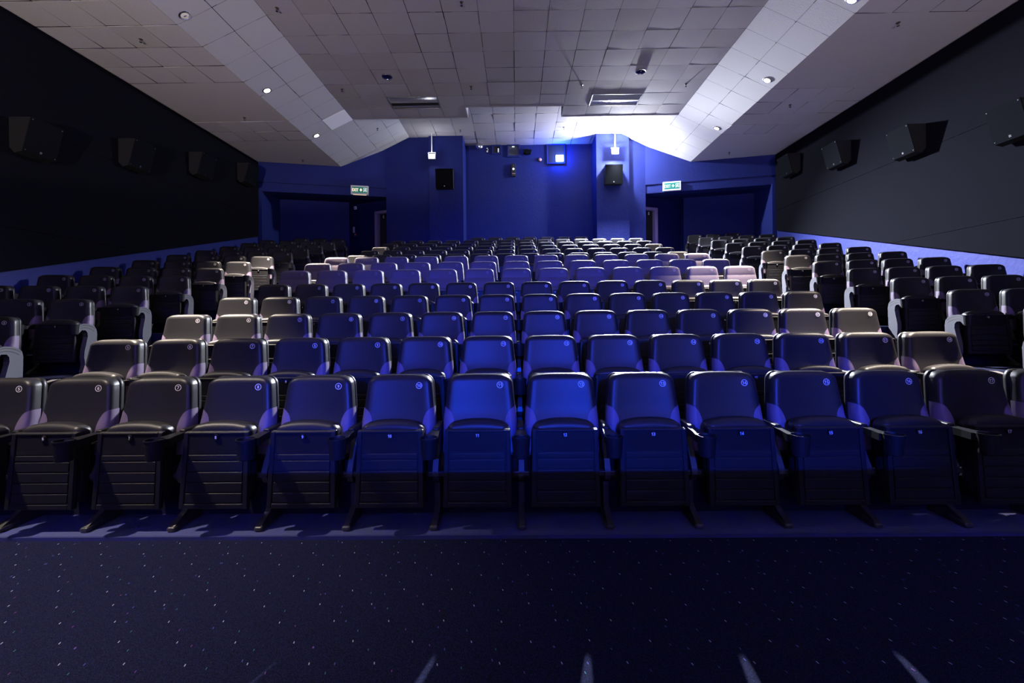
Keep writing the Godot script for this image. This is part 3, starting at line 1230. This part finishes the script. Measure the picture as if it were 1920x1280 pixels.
func downlight(s: float, d: float, label: String, state: String, energy: float, half: float, aim: Vector3) -> void:
	var p := strip_point(s, 5.27, d)
	var o := thing("downlight", label, "downlight", p, 0.0, "downlights in the sloping ceiling strips")
	o.rotation.z = -s * atan((YC - YS) / (XO - XI))
	put(o, "trim_ring", lathe_mesh([[0.062, 0.004], [0.092, 0.004], [0.092, -0.006], [0.084, -0.012], [0.066, -0.010], [0.062, 0.004]], 28), M.chrome)
	put(o, "lens", lathe_mesh([[0.0, -0.009], [0.045, -0.008], [0.061, -0.003], [0.061, 0.003], [0.0, 0.003]], 24), M.downlight_glow if state == "lit" else M.downlight_dim)
	if state != "lit":
		var f := begin()
		rbox(f, Vector3(0, -0.012, 0), Vector3(0.05, 0.012, 0.02), 0.004)
		put(o, "bulb_clip", f.commit(), M.chrome)
	if energy > 0:
		var l := spot(self, p + Vector3(-s * 0.012, -0.03, 0), aim, half, 1.0, Color(1.0, 0.93, 0.84), energy, 0.04)
		l.name = "downlight_lamp"


func sprinkler(at: Vector3, label: String, hang := 0.05) -> void:
	var o := thing("sprinkler_head", label, "sprinkler", at, 0.0, "ceiling sprinkler heads")
	put(o, "escutcheon", lathe_mesh([[0.0, 0.004], [0.034, 0.004], [0.034, -0.003], [0.02, -0.010], [0.012, -0.012], [0.012, -hang], [0.0, -hang]], 16), M.brass_dark)
	var st := begin()
	for sx in [-1.0, 1.0]:
		rod(st, Vector3(sx * 0.012, -hang + 0.006, 0), Vector3(sx * 0.018, -hang - 0.012, 0), 0.003, 6)
		rod(st, Vector3(sx * 0.018, -hang - 0.012, 0), Vector3(0, -hang - 0.030, 0), 0.003, 6)
	put(o, "yoke", st.commit(), M.brass_dark)
	put(o, "deflector", lathe_mesh([[0.0, -hang - 0.034], [0.022, -hang - 0.032], [0.022, -hang - 0.029], [0.0, -hang - 0.029]], 14), M.chrome)


func wall_speaker(s: float, d: float, y: float, label: String) -> void:
	var o := thing("wall_speaker", label, "loudspeaker", Vector3(s * 7.75, y, -d), 0.0, "loudspeakers on the side walls")
	var st := begin()
	var b := 0.255
	prism(st, PackedVector3Array([Vector3(0, 0.06, b), Vector3(0, 0.52, b), Vector3(-s * 0.34, 0.515, b), Vector3(-s * 0.20, 0.0, b), Vector3(-s * 0.08, -0.03, b)]), Vector3(0, 0, -2 * b))
	put(o, "cabinet", st.commit(), M.speaker_box)
	var g := begin()
	var n := Vector3(-s * 0.965, -0.262, 0)
	prism(g, PackedVector3Array([Vector3(-s * 0.34, 0.52, b + 0.004), Vector3(-s * 0.34, 0.52, -b - 0.004), Vector3(-s * 0.198, -0.004, -b - 0.004), Vector3(-s * 0.198, -0.004, b + 0.004)]), n * 0.014)
	var gr := put(o, "grille", g.commit(), M.speaker_cloth)
	var lg := begin()
	var up := Vector3(-s * 0.262, 0.965, 0)
	var c := Vector3(-s * 0.21, 0.05, 0) + n * 0.015
	prism(lg, PackedVector3Array([c + up * 0.018 + Vector3(0, 0, 0.018), c + up * 0.018 - Vector3(0, 0, 0.018), c - up * 0.018 - Vector3(0, 0, 0.018), c - up * 0.018 + Vector3(0, 0, 0.018)]), n * 0.004)
	put(gr, "maker_plate", lg.commit(), M.chrome)
	var sc := begin()
	for a in [-1.0, 1.0]:
		for v in [[-0.335, 0.49], [-0.208, 0.03]]:
			rod(sc, Vector3(s * v[0], v[1], a * (b - 0.025)) + n * 0.013, Vector3(s * v[0], v[1], a * (b - 0.025)) + n * 0.017, 0.008, 8)
	put(gr, "screw", sc.commit(), M.steel)
	var br := begin()
	rbox(br, Vector3(-s * 0.17, 0.535, 0), Vector3(0.03, 0.03, 0.03), 0.006)
	put(o, "bracket_nut", br.commit(), M.steel)


func rear_speaker(x: float, y: float, label: String) -> void:
	var o := thing("rear_speaker", label, "loudspeaker", Vector3(x, y, -14.75), 0.0, "loudspeakers on the rear piers")
	var st := begin()
	var h := 0.27
	prism(st, PackedVector3Array([Vector3(-h, 0.06, 0), Vector3(-h, 0.58, 0), Vector3(-h, 0.58, 0.27), Vector3(-h, 0.0, 0.20), Vector3(-h, -0.02, 0.08)]), Vector3(2 * h, 0, 0))
	put(o, "cabinet", st.commit(), M.speaker_box)
	var g := begin()
	prism(g, PackedVector3Array([Vector3(-h - 0.003, 0.584, 0.27), Vector3(h + 0.003, 0.584, 0.27), Vector3(h + 0.003, -0.004, 0.20), Vector3(-h - 0.003, -0.004, 0.20)]), Vector3(0, -0.0017, 0.014))
	var gr := put(o, "grille", g.commit(), M.speaker_cloth)
	put(gr, "maker_plate", rbox_mesh(Vector3(0.0, 0.055, 0.222), Vector3(0.034, 0.034, 0.008), 0.002), M.chrome)


func flood(x: float, lit: bool, label: String) -> void:
	var y := EYE + (5.17 if lit else 5.10)
	var o := thing("flood_lamp", label, "lamp", Vector3(x, y, -14.52), 0.0, "lamps hung before the rear piers")
	var st := begin()
	rod(st, Vector3(0, 0.12, -0.02), Vector3(0, YB - y, -0.02), 0.016, 12)
	put(o, "drop_rod", st.commit(), M.white_enamel)
	var yk := begin()
	rod(yk, Vector3(-0.115, 0.0, -0.02), Vector3(-0.115, 0.12, -0.02), 0.006, 8)
	rod(yk, Vector3(0.115, 0.0, -0.02), Vector3(0.115, 0.12, -0.02), 0.006, 8)
	rod(yk, Vector3(-0.115, 0.12, -0.02), Vector3(0.115, 0.12, -0.02), 0.006, 8)
	put(o, "yoke", yk.commit(), M.white_enamel)
	var hd := begin()
	rbox(hd, Vector3(0, 0, -0.03), Vector3(0.22, 0.165, 0.06), 0.01)
	put(o, "housing", hd.commit(), M.white_enamel)
	var gl := begin()
	rbox(gl, Vector3(0, 0, 0.004), Vector3(0.20, 0.145, 0.012), 0.004)
	put(o, "glass", gl.commit(), M.flood_glow if lit else M.flood_dim_glow)
	var l := omni(self, Vector3(x, y, -14.475), Color(0.93, 0.95, 1.0), 30.0 if lit else 0.5, 0.05)
	if lit:
		spot(self, Vector3(x, y, -14.40), Vector3(3.4, -3.0, -6.0), 60.0, 1.0, Color(0.93, 0.95, 1.0), 820.0, 0.07).name = "flood_beam"
	l.name = "flood_light"


func exit_sign(s: float, x: float, label: String) -> void:
	var p := Vector3(s * x, 5.435, -slant_d(x) - 0.0)
	var o := thing("exit_sign", label, "sign", p, -s * PHI, "exit signs over the entrances")
	var w := 0.54
	var h := 0.285
	put(o, "case", rbox_mesh(Vector3(0, 0, 0.03), Vector3(w, h, 0.07), 0.008), M.white_enamel)
	put(o, "panel", box_mesh(Vector3(-w / 2 + 0.045, -h / 2 + 0.05, 0.064), Vector3(w / 2 - 0.045, h / 2 - 0.045, 0.068)), M.sign_green)
	var f := SystemFont.new()
	f.font_names = PackedStringArray(["Droid Sans"])
	f.font_weight = 700
	var t := TextMesh.new()
	t.font = f
	t.text = "EXIT"
	t.font_size = 32
	t.pixel_size = 0.0036
	t.depth = 0.003
	put(o, "lettering", t, M.sign_warm if s < 0 else M.sign_white, Transform3D(Basis.from_scale(Vector3(0.78, 1.15, 1)), Vector3(-0.135, -0.002, 0.071)))
	var ar := begin()
	var pts := PackedVector3Array()
	for q in [[-0.018, 0.045], [0.018, 0.045], [0.018, 0.005], [0.048, 0.012], [0.0, -0.045], [-0.048, 0.012], [-0.018, 0.005]]:
		pts.append(Vector3(0.035 + q[0], q[1], 0.068))
	prism(ar, pts, Vector3(0, 0, 0.003))
	put(o, "arrow", ar.commit(), M.sign_warm if s < 0 else M.sign_white)
	# running figure before a doorway
	var mn := begin()
	var bar := func(ax: float, ay: float, bx: float, by: float, r: float) -> void:
		var dv := Vector2(bx - ax, by - ay).normalized() * r
		var nv := Vector2(-dv.y, dv.x)
		var pp := PackedVector3Array()
		for q in [Vector2(ax, ay) + nv, Vector2(bx, by) + nv, Vector2(bx, by) - nv, Vector2(ax, ay) - nv]:
			pp.append(Vector3(0.165 + q.x, q.y, 0.068))
		prism(mn, pp, Vector3(0, 0, 0.003))
	bar.call(-0.05, -0.06, -0.05, 0.065, 0.005)
	bar.call(-0.05, 0.062, 0.05, 0.062, 0.005)
	bar.call(0.05, -0.06, 0.05, 0.065, 0.005)
	bar.call(0.004, 0.03, -0.008, -0.012, 0.011)
	bar.call(0.002, 0.022, 0.034, 0.004, 0.006)
	bar.call(0.0, 0.024, -0.034, 0.012, 0.006)
	bar.call(-0.008, -0.010, 0.024, -0.028, 0.008)
	bar.call(0.024, -0.028, 0.016, -0.056, 0.007)
	bar.call(-0.008, -0.010, -0.034, -0.046, 0.008)
	lathe(mn, [[0.0, 0.0], [0.012, 0.0], [0.012, 0.003], [0.0, 0.003]], 12, Transform3D(Basis(Vector3.RIGHT, PI / 2), Vector3(0.172, 0.045, 0.068)))
	put(o, "running_figure", mn.commit(), M.sign_white)
	if s < 0:
		put(o, "under_light", box_mesh(Vector3(-0.2, -h / 2 - 0.004, 0.02), Vector3(0.2, -h / 2 + 0.002, 0.055)), M.sign_warm)


func vent(x: float, label: String, bright: bool) -> void:
	var d := D_EDGE - 1.5 * TL
	var o := thing("ceiling_vent", label, "air vent", Vector3(x, YC, -d), 0.0, "slot vents in the centre ceiling")
	var w := CW * 2
	var l := TL
	for q in [[-w / 2, -w / 2 + 0.03, -l / 2, l / 2], [w / 2 - 0.03, w / 2, -l / 2, l / 2], [-w / 2 + 0.03, w / 2 - 0.03, -l / 2, -l / 2 + 0.03], [-w / 2 + 0.03, w / 2 - 0.03, l / 2 - 0.03, l / 2]]:
		put(o, "frame", rbox_mesh(Vector3((q[0] + q[1]) / 2, 0.012, (q[2] + q[3]) / 2), Vector3(q[1] - q[0], 0.06, q[3] - q[2]), 0.006), M.steel)
	put(o, "duct", box_mesh(Vector3(-w / 2 + 0.03, 0.018, -l / 2 + 0.03), Vector3(w / 2 - 0.03, 0.021, l / 2 - 0.03)), M.ceiling_void)
	# curved blades along the slot
	var spots := [[-0.17, 0.20, 0.25], [0.02, 0.05, 0.6], [0.09, 0.04, 0.6], [0.15, 0.04, 0.5], [0.20, 0.035, 0.4]] if bright else [[-0.20, 0.06, 0.4], [0.13, 0.27, 0.35]]
	for q in spots:
		var st := begin()
		var n := 5
		for k in n:
			var a0: float = -0.5 + 1.0 * k / n
			var a1: float = -0.5 + 1.0 * (k + 1) / n
			var f := func(a: float, up: float) -> Vector3: return Vector3(0, 0.004 - 0.03 * cos(a * 2.2) * q[2] + up + 0.05 * a * q[2], q[0] + a * q[1])
			var e := Vector3(w / 2 - 0.032, 0, 0)
			var nn := Vector3(0, -1, (a0 + a1) * -0.4).normalized()
			quad(st, f.call(a0, 0.0) - e, f.call(a0, 0.0) + e, f.call(a1, 0.0) + e, f.call(a1, 0.0) - e, nn)
			quad(st, f.call(a0, 0.003) - e, f.call(a0, 0.003) + e, f.call(a1, 0.003) + e, f.call(a1, 0.003) - e, -nn)
		put(o, "blade", st.commit(), M.blade_metal)


func build_fittings() -> void:
	# ---- downlights
	var A := [[12.3, 90.0, 15.0], [9.85, 500.0, 26.0], [7.4, 0.0, 12.0], [4.96, 400.0, 16.0], [1.7, 62.0, 22.0]]
	var nm := ["first", "second", "third", "fourth", "fifth"]
	for k in 5:
		var d: float = A[k][0]
		var lit := k != 2
		downlight(-1.0, d, "%s downlight, %s from the rear in the strip on the black-wall side" % ["glowing white" if lit else "unlit silver", nm[k]], "lit" if lit else "off", A[k][1], A[k][2],
			Vector3([-3.35, -4.6, -3.4, -3.9, -2.9][k], 1.3 if k < 4 else 0.0, -d - (0.1 if k == 3 else (0.5 if k == 4 else 0.0))))
	var B := [[12.2, 90.0, 15.0], [9.75, 360.0, 24.0], [7.3, 330.0, 15.0], [4.9, 400.0, 16.0]]
	for k in 4:
		var d: float = B[k][0]
		downlight(1.0, d, "glowing white downlight, %s from the rear in the strip on the slate-wall side" % nm[k], "lit", B[k][1], B[k][2], Vector3([3.35, 4.5, 3.35, 3.95][k], 1.3, -d + (0.1 if k == 3 else 0.0)))
	# ---- flood lamps, projector
	flood(3.12, true, "dazzling white flood lamp hanging above the speaker on the brighter pier")
	flood(-2.61, false, "dim white square lamp on a rod before the darker pier")
	build_ports()
	# ---- loudspeakers
	var sp := [[7.40, 3.17 - 0.52], [9.36, 3.60 - 0.52], [11.32, 4.04 - 0.52], [13.23, 4.42 - 0.52]]
	for k in 4:
		wall_speaker(1.0, sp[k][0] - 0.255, EYE + sp[k][1], "black wedge loudspeaker on the slate-grey wall, %s from the rear" % ORD[4 - k])
		wall_speaker(-1.0, sp[k][0] - 0.10, EYE + sp[k][1], "black wedge loudspeaker on the near-black wall, %s from the rear" % ORD[4 - k])
	rear_speaker(-2.22, EYE + 4.11, "square black loudspeaker on the darker blue pier under the dim lamp")
	rear_speaker(3.07, EYE + 4.17, "square loudspeaker lit from above by the dazzling flood lamp")
	# ---- signs
	exit_sign(-1.0, 4.92, "green exit sign with warm lettering over the darker entrance")
	exit_sign(1.0, 4.91, "green exit sign with white lettering over the brighter entrance")
	# ---- vents and round ceiling fittings
	vent(-4 * CW, "dark slot vent in the centre ceiling on the black-wall side", false)
	vent(4 * CW, "shiny metal slot vent in the centre ceiling near the flood lamp", true)
	for q in [[-2.80, 10.2, "round ceiling fitting with blue dish near the dark slot vent"], [2.75, 10.15, "round ceiling fitting with blue dish near the shiny slot vent"]]:
		var o := thing("round_diffuser", q[2], "diffuser", Vector3(q[0], YC, -q[1]), 0.0, "round fittings in the centre ceiling")
		put(o, "collar", lathe_mesh([[0.085, 0.004], [0.12, 0.004], [0.118, -0.022], [0.108, -0.030], [0.098, -0.026], [0.09, -0.006]], 28), M.chrome)
		put(o, "dish", lathe_mesh([[0.0, -0.004], [0.06, -0.007], [0.094, -0.020], [0.096, -0.01], [0.0, 0.003]], 24), M.dark_blue_paint)
		put(o, "cross_bar", rbox_mesh(Vector3(0, -0.02, 0), Vector3(0.012, 0.01, 0.19), 0.003), M.black_plastic)
	# ---- sprinklers
	sprinkler(Vector3(-1.0, YC, -10.72), "sprinkler head with a thin shadow between the two slot vents, nearer the dark vent", 0.032)
	sprinkler(Vector3(1.55, YC, -10.72), "bright sprinkler head casting a long shadow near the shiny slot vent", 0.04)
	sprinkler(Vector3(-4.0, YC, -10.75), "dark sprinkler head in the centre ceiling beside the black-side strip", 0.024)
	sprinkler(Vector3(3.95, YC, -10.75), "sprinkler head in the centre ceiling beside the slate-side strip", 0.032)
	sprinkler(Vector3(-4.05, YC, -7.92), "sprinkler head at the picture's top beside the black-side strip", 0.032)
	sprinkler(Vector3(-0.88, YC, -7.86), "sprinkler head at the top edge in the middle of the centre ceiling", 0.032)
	sprinkler(strip_point(-1.0, 3.97, 13.4) , "sprinkler head on the strip beside the dim rod lamp", 0.024)
	sprinkler(Vector3(-1.68, YB, -14.3), "sprinkler head before the darker pier on the rear ceiling", 0.024)
	sprinkler(Vector3(1.49, YB, -14.2), "sprinkler head above the blue projector beam", 0.024)
	for q in [[-1.0, 7.85, 6.35, "first from the screen end"], [-1.0, 10.95, 6.4, "midway along"], [-1.0, 13.9, 6.38, "beside the rear wall"],
			[1.0, 7.75, 6.35, "first from the screen end"], [1.0, 10.7, 6.3, "midway along"], [1.0, 13.75, 6.3, "beside the rear wall"]]:
		sprinkler(Vector3(q[0] * q[2], YS, -q[1]), "dark sprinkler head on the %s side ceiling, %s" % ["black-wall" if q[0] < 0 else "slate-wall", q[3]], 0.024)
	# ---- pieces in the darker lobby
	var ln := Vector3(-0.4, 0, 0.917)
	var lob := func(t: float, y: float) -> Vector3: return Vector3(-5.75 + 1.61 * t, y, -16.0 + 0.7 * t) + ln * 0.0
	var nt := thing("notice", "pale paper notice on the dark lobby wall under the exit sign", "notice", lob.call(0.10, 4.35), -0.41)
	put(nt, "sheet", rbox_mesh(Vector3(0, 0.09, 0.01), Vector3(0.15, 0.20, 0.012), 0.003), M.paper)
	var cp := thing("call_point", "small red fire call point below the paper notice", "call point", lob.call(0.17, 4.22), -0.41)
	put(cp, "case", rbox_mesh(Vector3(0, 0.045, 0.018), Vector3(0.09, 0.09, 0.045), 0.006), M.red_plastic)
	put(cp, "window", rbox_mesh(Vector3(0, 0.045, 0.042), Vector3(0.045, 0.04, 0.006), 0.002), M.paper)
	var sb := thing("sensor_box", "small pale box high on the dark lobby wall", "sensor", lob.call(0.17, 5.13), -0.41)
	put(sb, "case", rbox_mesh(Vector3(0, 0.05, 0.02), Vector3(0.085, 0.10, 0.045), 0.006), M.white_enamel)
	put(sb, "sensor_window", rbox_mesh(Vector3(0, 0.035, 0.044), Vector3(0.05, 0.035, 0.006), 0.002), M.print_pale)
	# ---- added, unseen lamps and light-blocking boards behind the camera
	var fl := thing("added_light_flag", "added black board on a stand shading the added blue lamp behind the camera", "flag", Vector3(0.15, 0.28, 0.6))
	put(fl, "board", box_mesh(Vector3(-1.6, 0.1, -0.01), Vector3(1.6, 1.163, 0.01)), M.black_fabric)
	for sx in [-1.0, 1.0]:
		put(fl, "leg", box_mesh(Vector3(sx * 1.4 - 0.02, 0, -0.15), Vector3(sx * 1.4 + 0.02, 0.1, 0.15)), M.steel)
	var bl := thing("added_blue_lamp", "added blue lamp head on a tripod behind the camera", "lamp", Vector3(0.15, 0.28, 4.5))
	put(bl, "head", rbox_mesh(Vector3(0, 2.32, 0.08), Vector3(0.22, 0.22, 0.26), 0.02), M.black_plastic)
	for sx in [-1.0, 1.0]:
		var wl := thing("added_fill_lamp", "added white fill lamp on a stand turned up at the ceiling behind the camera, %s side" % ("black-wall" if sx < 0 else "slate-wall"), "lamp", Vector3(sx * 3.6, 0.28, 2.72))
		put(wl, "head", rbox_mesh(Vector3(0, 1.30, 0.0), Vector3(0.24, 0.14, 0.2), 0.02), M.black_plastic)
		put(wl, "pole", box_mesh(Vector3(-0.015, 0.02, -0.015), Vector3(0.015, 1.24, 0.015)), M.steel)
		var fb := thing("added_light_flag", "added black board shading the added upturned lamp behind the camera, %s side" % ("black-wall" if sx < 0 else "slate-wall"), "flag", Vector3(sx * 3.7, 0.28, 2.0))
		put(fb, "board", box_mesh(Vector3(-1.1, 0.0, -0.01), Vector3(1.1, 1.536, 0.01)), M.black_fabric)
		put(wl, "base", box_mesh(Vector3(-0.2, 0.0, -0.2), Vector3(0.2, 0.02, 0.2)), M.steel)
	var tp := begin()
	rod(tp, Vector3(0, 0.5, 0.08), Vector3(0, 2.22, 0.08), 0.016)
	put(bl, "pole", tp.commit(), M.steel)
	for k in 3:
		var lg := begin()
		var a := TAU * k / 3.0 + 0.5
		rod(lg, Vector3(0, 0.55, 0.08), Vector3(0.4 * cos(a), 0.01, 0.08 + 0.4 * sin(a)), 0.011)
		put(bl, "leg", lg.commit(), M.steel)
	clean()


func port(cx: float, cy: float, w: float, h: float, fw: float, called: String, label: String, pane: Material, depth := 0.05) -> Node3D:
	var o := thing(called, label, "window", Vector3(cx, cy, -15.6))
	for q in [[-w / 2 - fw / 2, 0.0, fw, h + 2 * fw], [w / 2 + fw / 2, 0.0, fw, h + 2 * fw], [0.0, -h / 2 - fw / 2, w, fw], [0.0, h / 2 + fw / 2, w, fw]]:
		put(o, "frame", rbox_mesh(Vector3(q[0], q[1], depth / 2), Vector3(q[2], q[3], depth), 0.006), M.blue_paint)
	put(o, "pane", box_mesh(Vector3(-w / 2, -h / 2, 0.002), Vector3(w / 2, h / 2, 0.01)), pane)
	return o


func build_ports() -> void:
	var k := 15.6 / 872.0
	var X := func(px: float) -> float: return (px - 969.0) * k
	var Y := func(py: float) -> float: return EYE + (597.0 - py) * k
	# projector port
	var o := port(X.call(1045.0), Y.call(290.0), 0.54, 0.60, 0.04, "projection_port", "projection window with the blinding blue-white beam", M.pane_dark)
	put(o, "lens_glow", rbox_mesh(Vector3(0.13, -0.15, 0.03), Vector3(0.26, 0.22, 0.03), 0.012), M.projector_glow)
	omni(self, Vector3(X.call(1052.5), Y.call(299.0), -15.45), Color(0.16, 0.36, 1.0), 3.2, 0.05).name = "projector_spill"
	spot(self, Vector3(X.call(1052.5), Y.call(299.0), -15.5), Vector3(0, 3.3, 5.2), 8.6, 0.15, Color(0.38, 0.2, 1.0), 3000.0, 0.05).name = "projector_beam"
	# small port with a white bar
	var p := port(X.call(934.0), Y.call(280.5), 0.22, 0.22, 0.045, "small_port", "small dark square port with a white strip beside it", M.pane_dark)
	put(p, "white_strip", rbox_mesh(Vector3(0.065, -0.02, 0.014), Vector3(0.035, 0.13, 0.01), 0.003), M.sign_white)
	var p2 := port(X.call(966.0), Y.call(283.0), 0.33, 0.33, 0.05, "square_port", "larger square grey port with a white clip at its top", M.pane_grey)
	put(p2, "clip", rbox_mesh(Vector3(-0.01, 0.135, 0.02), Vector3(0.085, 0.035, 0.02), 0.008), M.sign_white)
	# mottled round fitting
	var r := thing("mirror_fitting", "mottled silver round fitting at the top of the rear wall", "fitting", Vector3(X.call(902.5), Y.call(277.0), -15.45))
	var st := begin()
	var prof := []
	for i in 13:
		var a := -PI / 2 + PI * i / 12.0
		prof.append([0.135 * cos(a), 0.115 * sin(a)])
	for i in 12:
		for j in 18:
			var q := []
			for c in [[0, 0], [1, 0], [1, 1], [0, 1]]:
				var th: float = TAU * (j + c[1]) / 18.0
				q.append(Vector3(prof[i + c[0]][0] * cos(th), prof[i + c[0]][1], prof[i + c[0]][0] * sin(th)))
			var n: Vector3 = (q[0] + q[1] + q[2] + q[3]).normalized()
			quad(st, q[0], q[1], q[2], q[3], n)
	put(r, "facets", st.commit(), M.chrome)
	put(r, "bracket", rbox_mesh(Vector3(0, 0.09, -0.09), Vector3(0.05, 0.05, 0.12), 0.008), M.brass_dark)
	# white socket with leads
	var so := thing("cable_socket", "small white cable socket next to the mottled round fitting", "socket", Vector3(X.call(917.5), Y.call(281.0), -15.6))
	put(so, "plate", rbox_mesh(Vector3(0, 0, 0.012), Vector3(0.085, 0.17, 0.024), 0.004), M.pane_dark)
	for q in [[-0.012, 0.055, 0.045, 0.03], [0.012, 0.01, 0.03, 0.035], [-0.01, -0.05, 0.045, 0.05]]:
		put(so, "plug", rbox_mesh(Vector3(q[0], q[1], 0.03), Vector3(q[2], q[3], 0.02), 0.004), M.white_enamel)
	# dark angled spotlight body
	var ds := thing("dark_spotlight", "dark angled spotlight body beside the square grey port", "spotlight", Vector3(X.call(992.0), Y.call(287.0), -15.6))
	var dst := begin()
	prism(dst, PackedVector3Array([Vector3(-0.11, 0.06, 0.04), Vector3(0.14, 0.05, 0.04), Vector3(0.10, -0.07, 0.04), Vector3(-0.03, -0.09, 0.04), Vector3(-0.13, -0.05, 0.04)]), Vector3(0, 0, 0.14))
	put(ds, "body", dst.commit(), M.speaker_cloth)
	put(ds, "bracket", rbox_mesh(Vector3(-0.01, 0.085, 0.05), Vector3(0.07, 0.045, 0.09), 0.006), M.black_plastic)
	# strobe unit
	var su := thing("alarm_unit", "narrow black wall unit with a white knob and red bar", "alarm unit", Vector3(X.call(965.5), Y.call(320.0), -15.6))
	put(su, "case", rbox_mesh(Vector3(0, 0, 0.045), Vector3(0.145, 0.42, 0.09), 0.008), M.speaker_box)
	put(su, "knob", lathe_mesh([[0.0, 0.0], [0.038, 0.0], [0.032, 0.03], [0.0, 0.036]], 16, Transform3D(Basis(Vector3.RIGHT, PI / 2), Vector3(0, 0.03, 0.09))), M.sign_white)
	put(su, "red_bar", rbox_mesh(Vector3(0.01, -0.125, 0.095), Vector3(0.10, 0.024, 0.012), 0.003), M.pink_lens)
	put(su, "lever", rbox_mesh(Vector3(0, 0.14, 0.094), Vector3(0.014, 0.07, 0.01), 0.003), M.steel)
	# red beacon
	var rb := thing("red_beacon", "small round red beacon near the projection window", "beacon", Vector3(X.call(1015.5), Y.call(300.5), -15.6))
	put(rb, "base", lathe_mesh([[0.0, 0.0], [0.072, 0.0], [0.07, 0.03], [0.06, 0.035], [0.0, 0.035]], 20, Transform3D(Basis(Vector3.RIGHT, PI / 2), Vector3.ZERO)), M.black_plastic)
	put(rb, "lens", lathe_mesh([[0.055, 0.034], [0.05, 0.055], [0.03, 0.068], [0.0, 0.072]], 20, Transform3D(Basis(Vector3.RIGHT, PI / 2), Vector3.ZERO)), M.pink_lens)
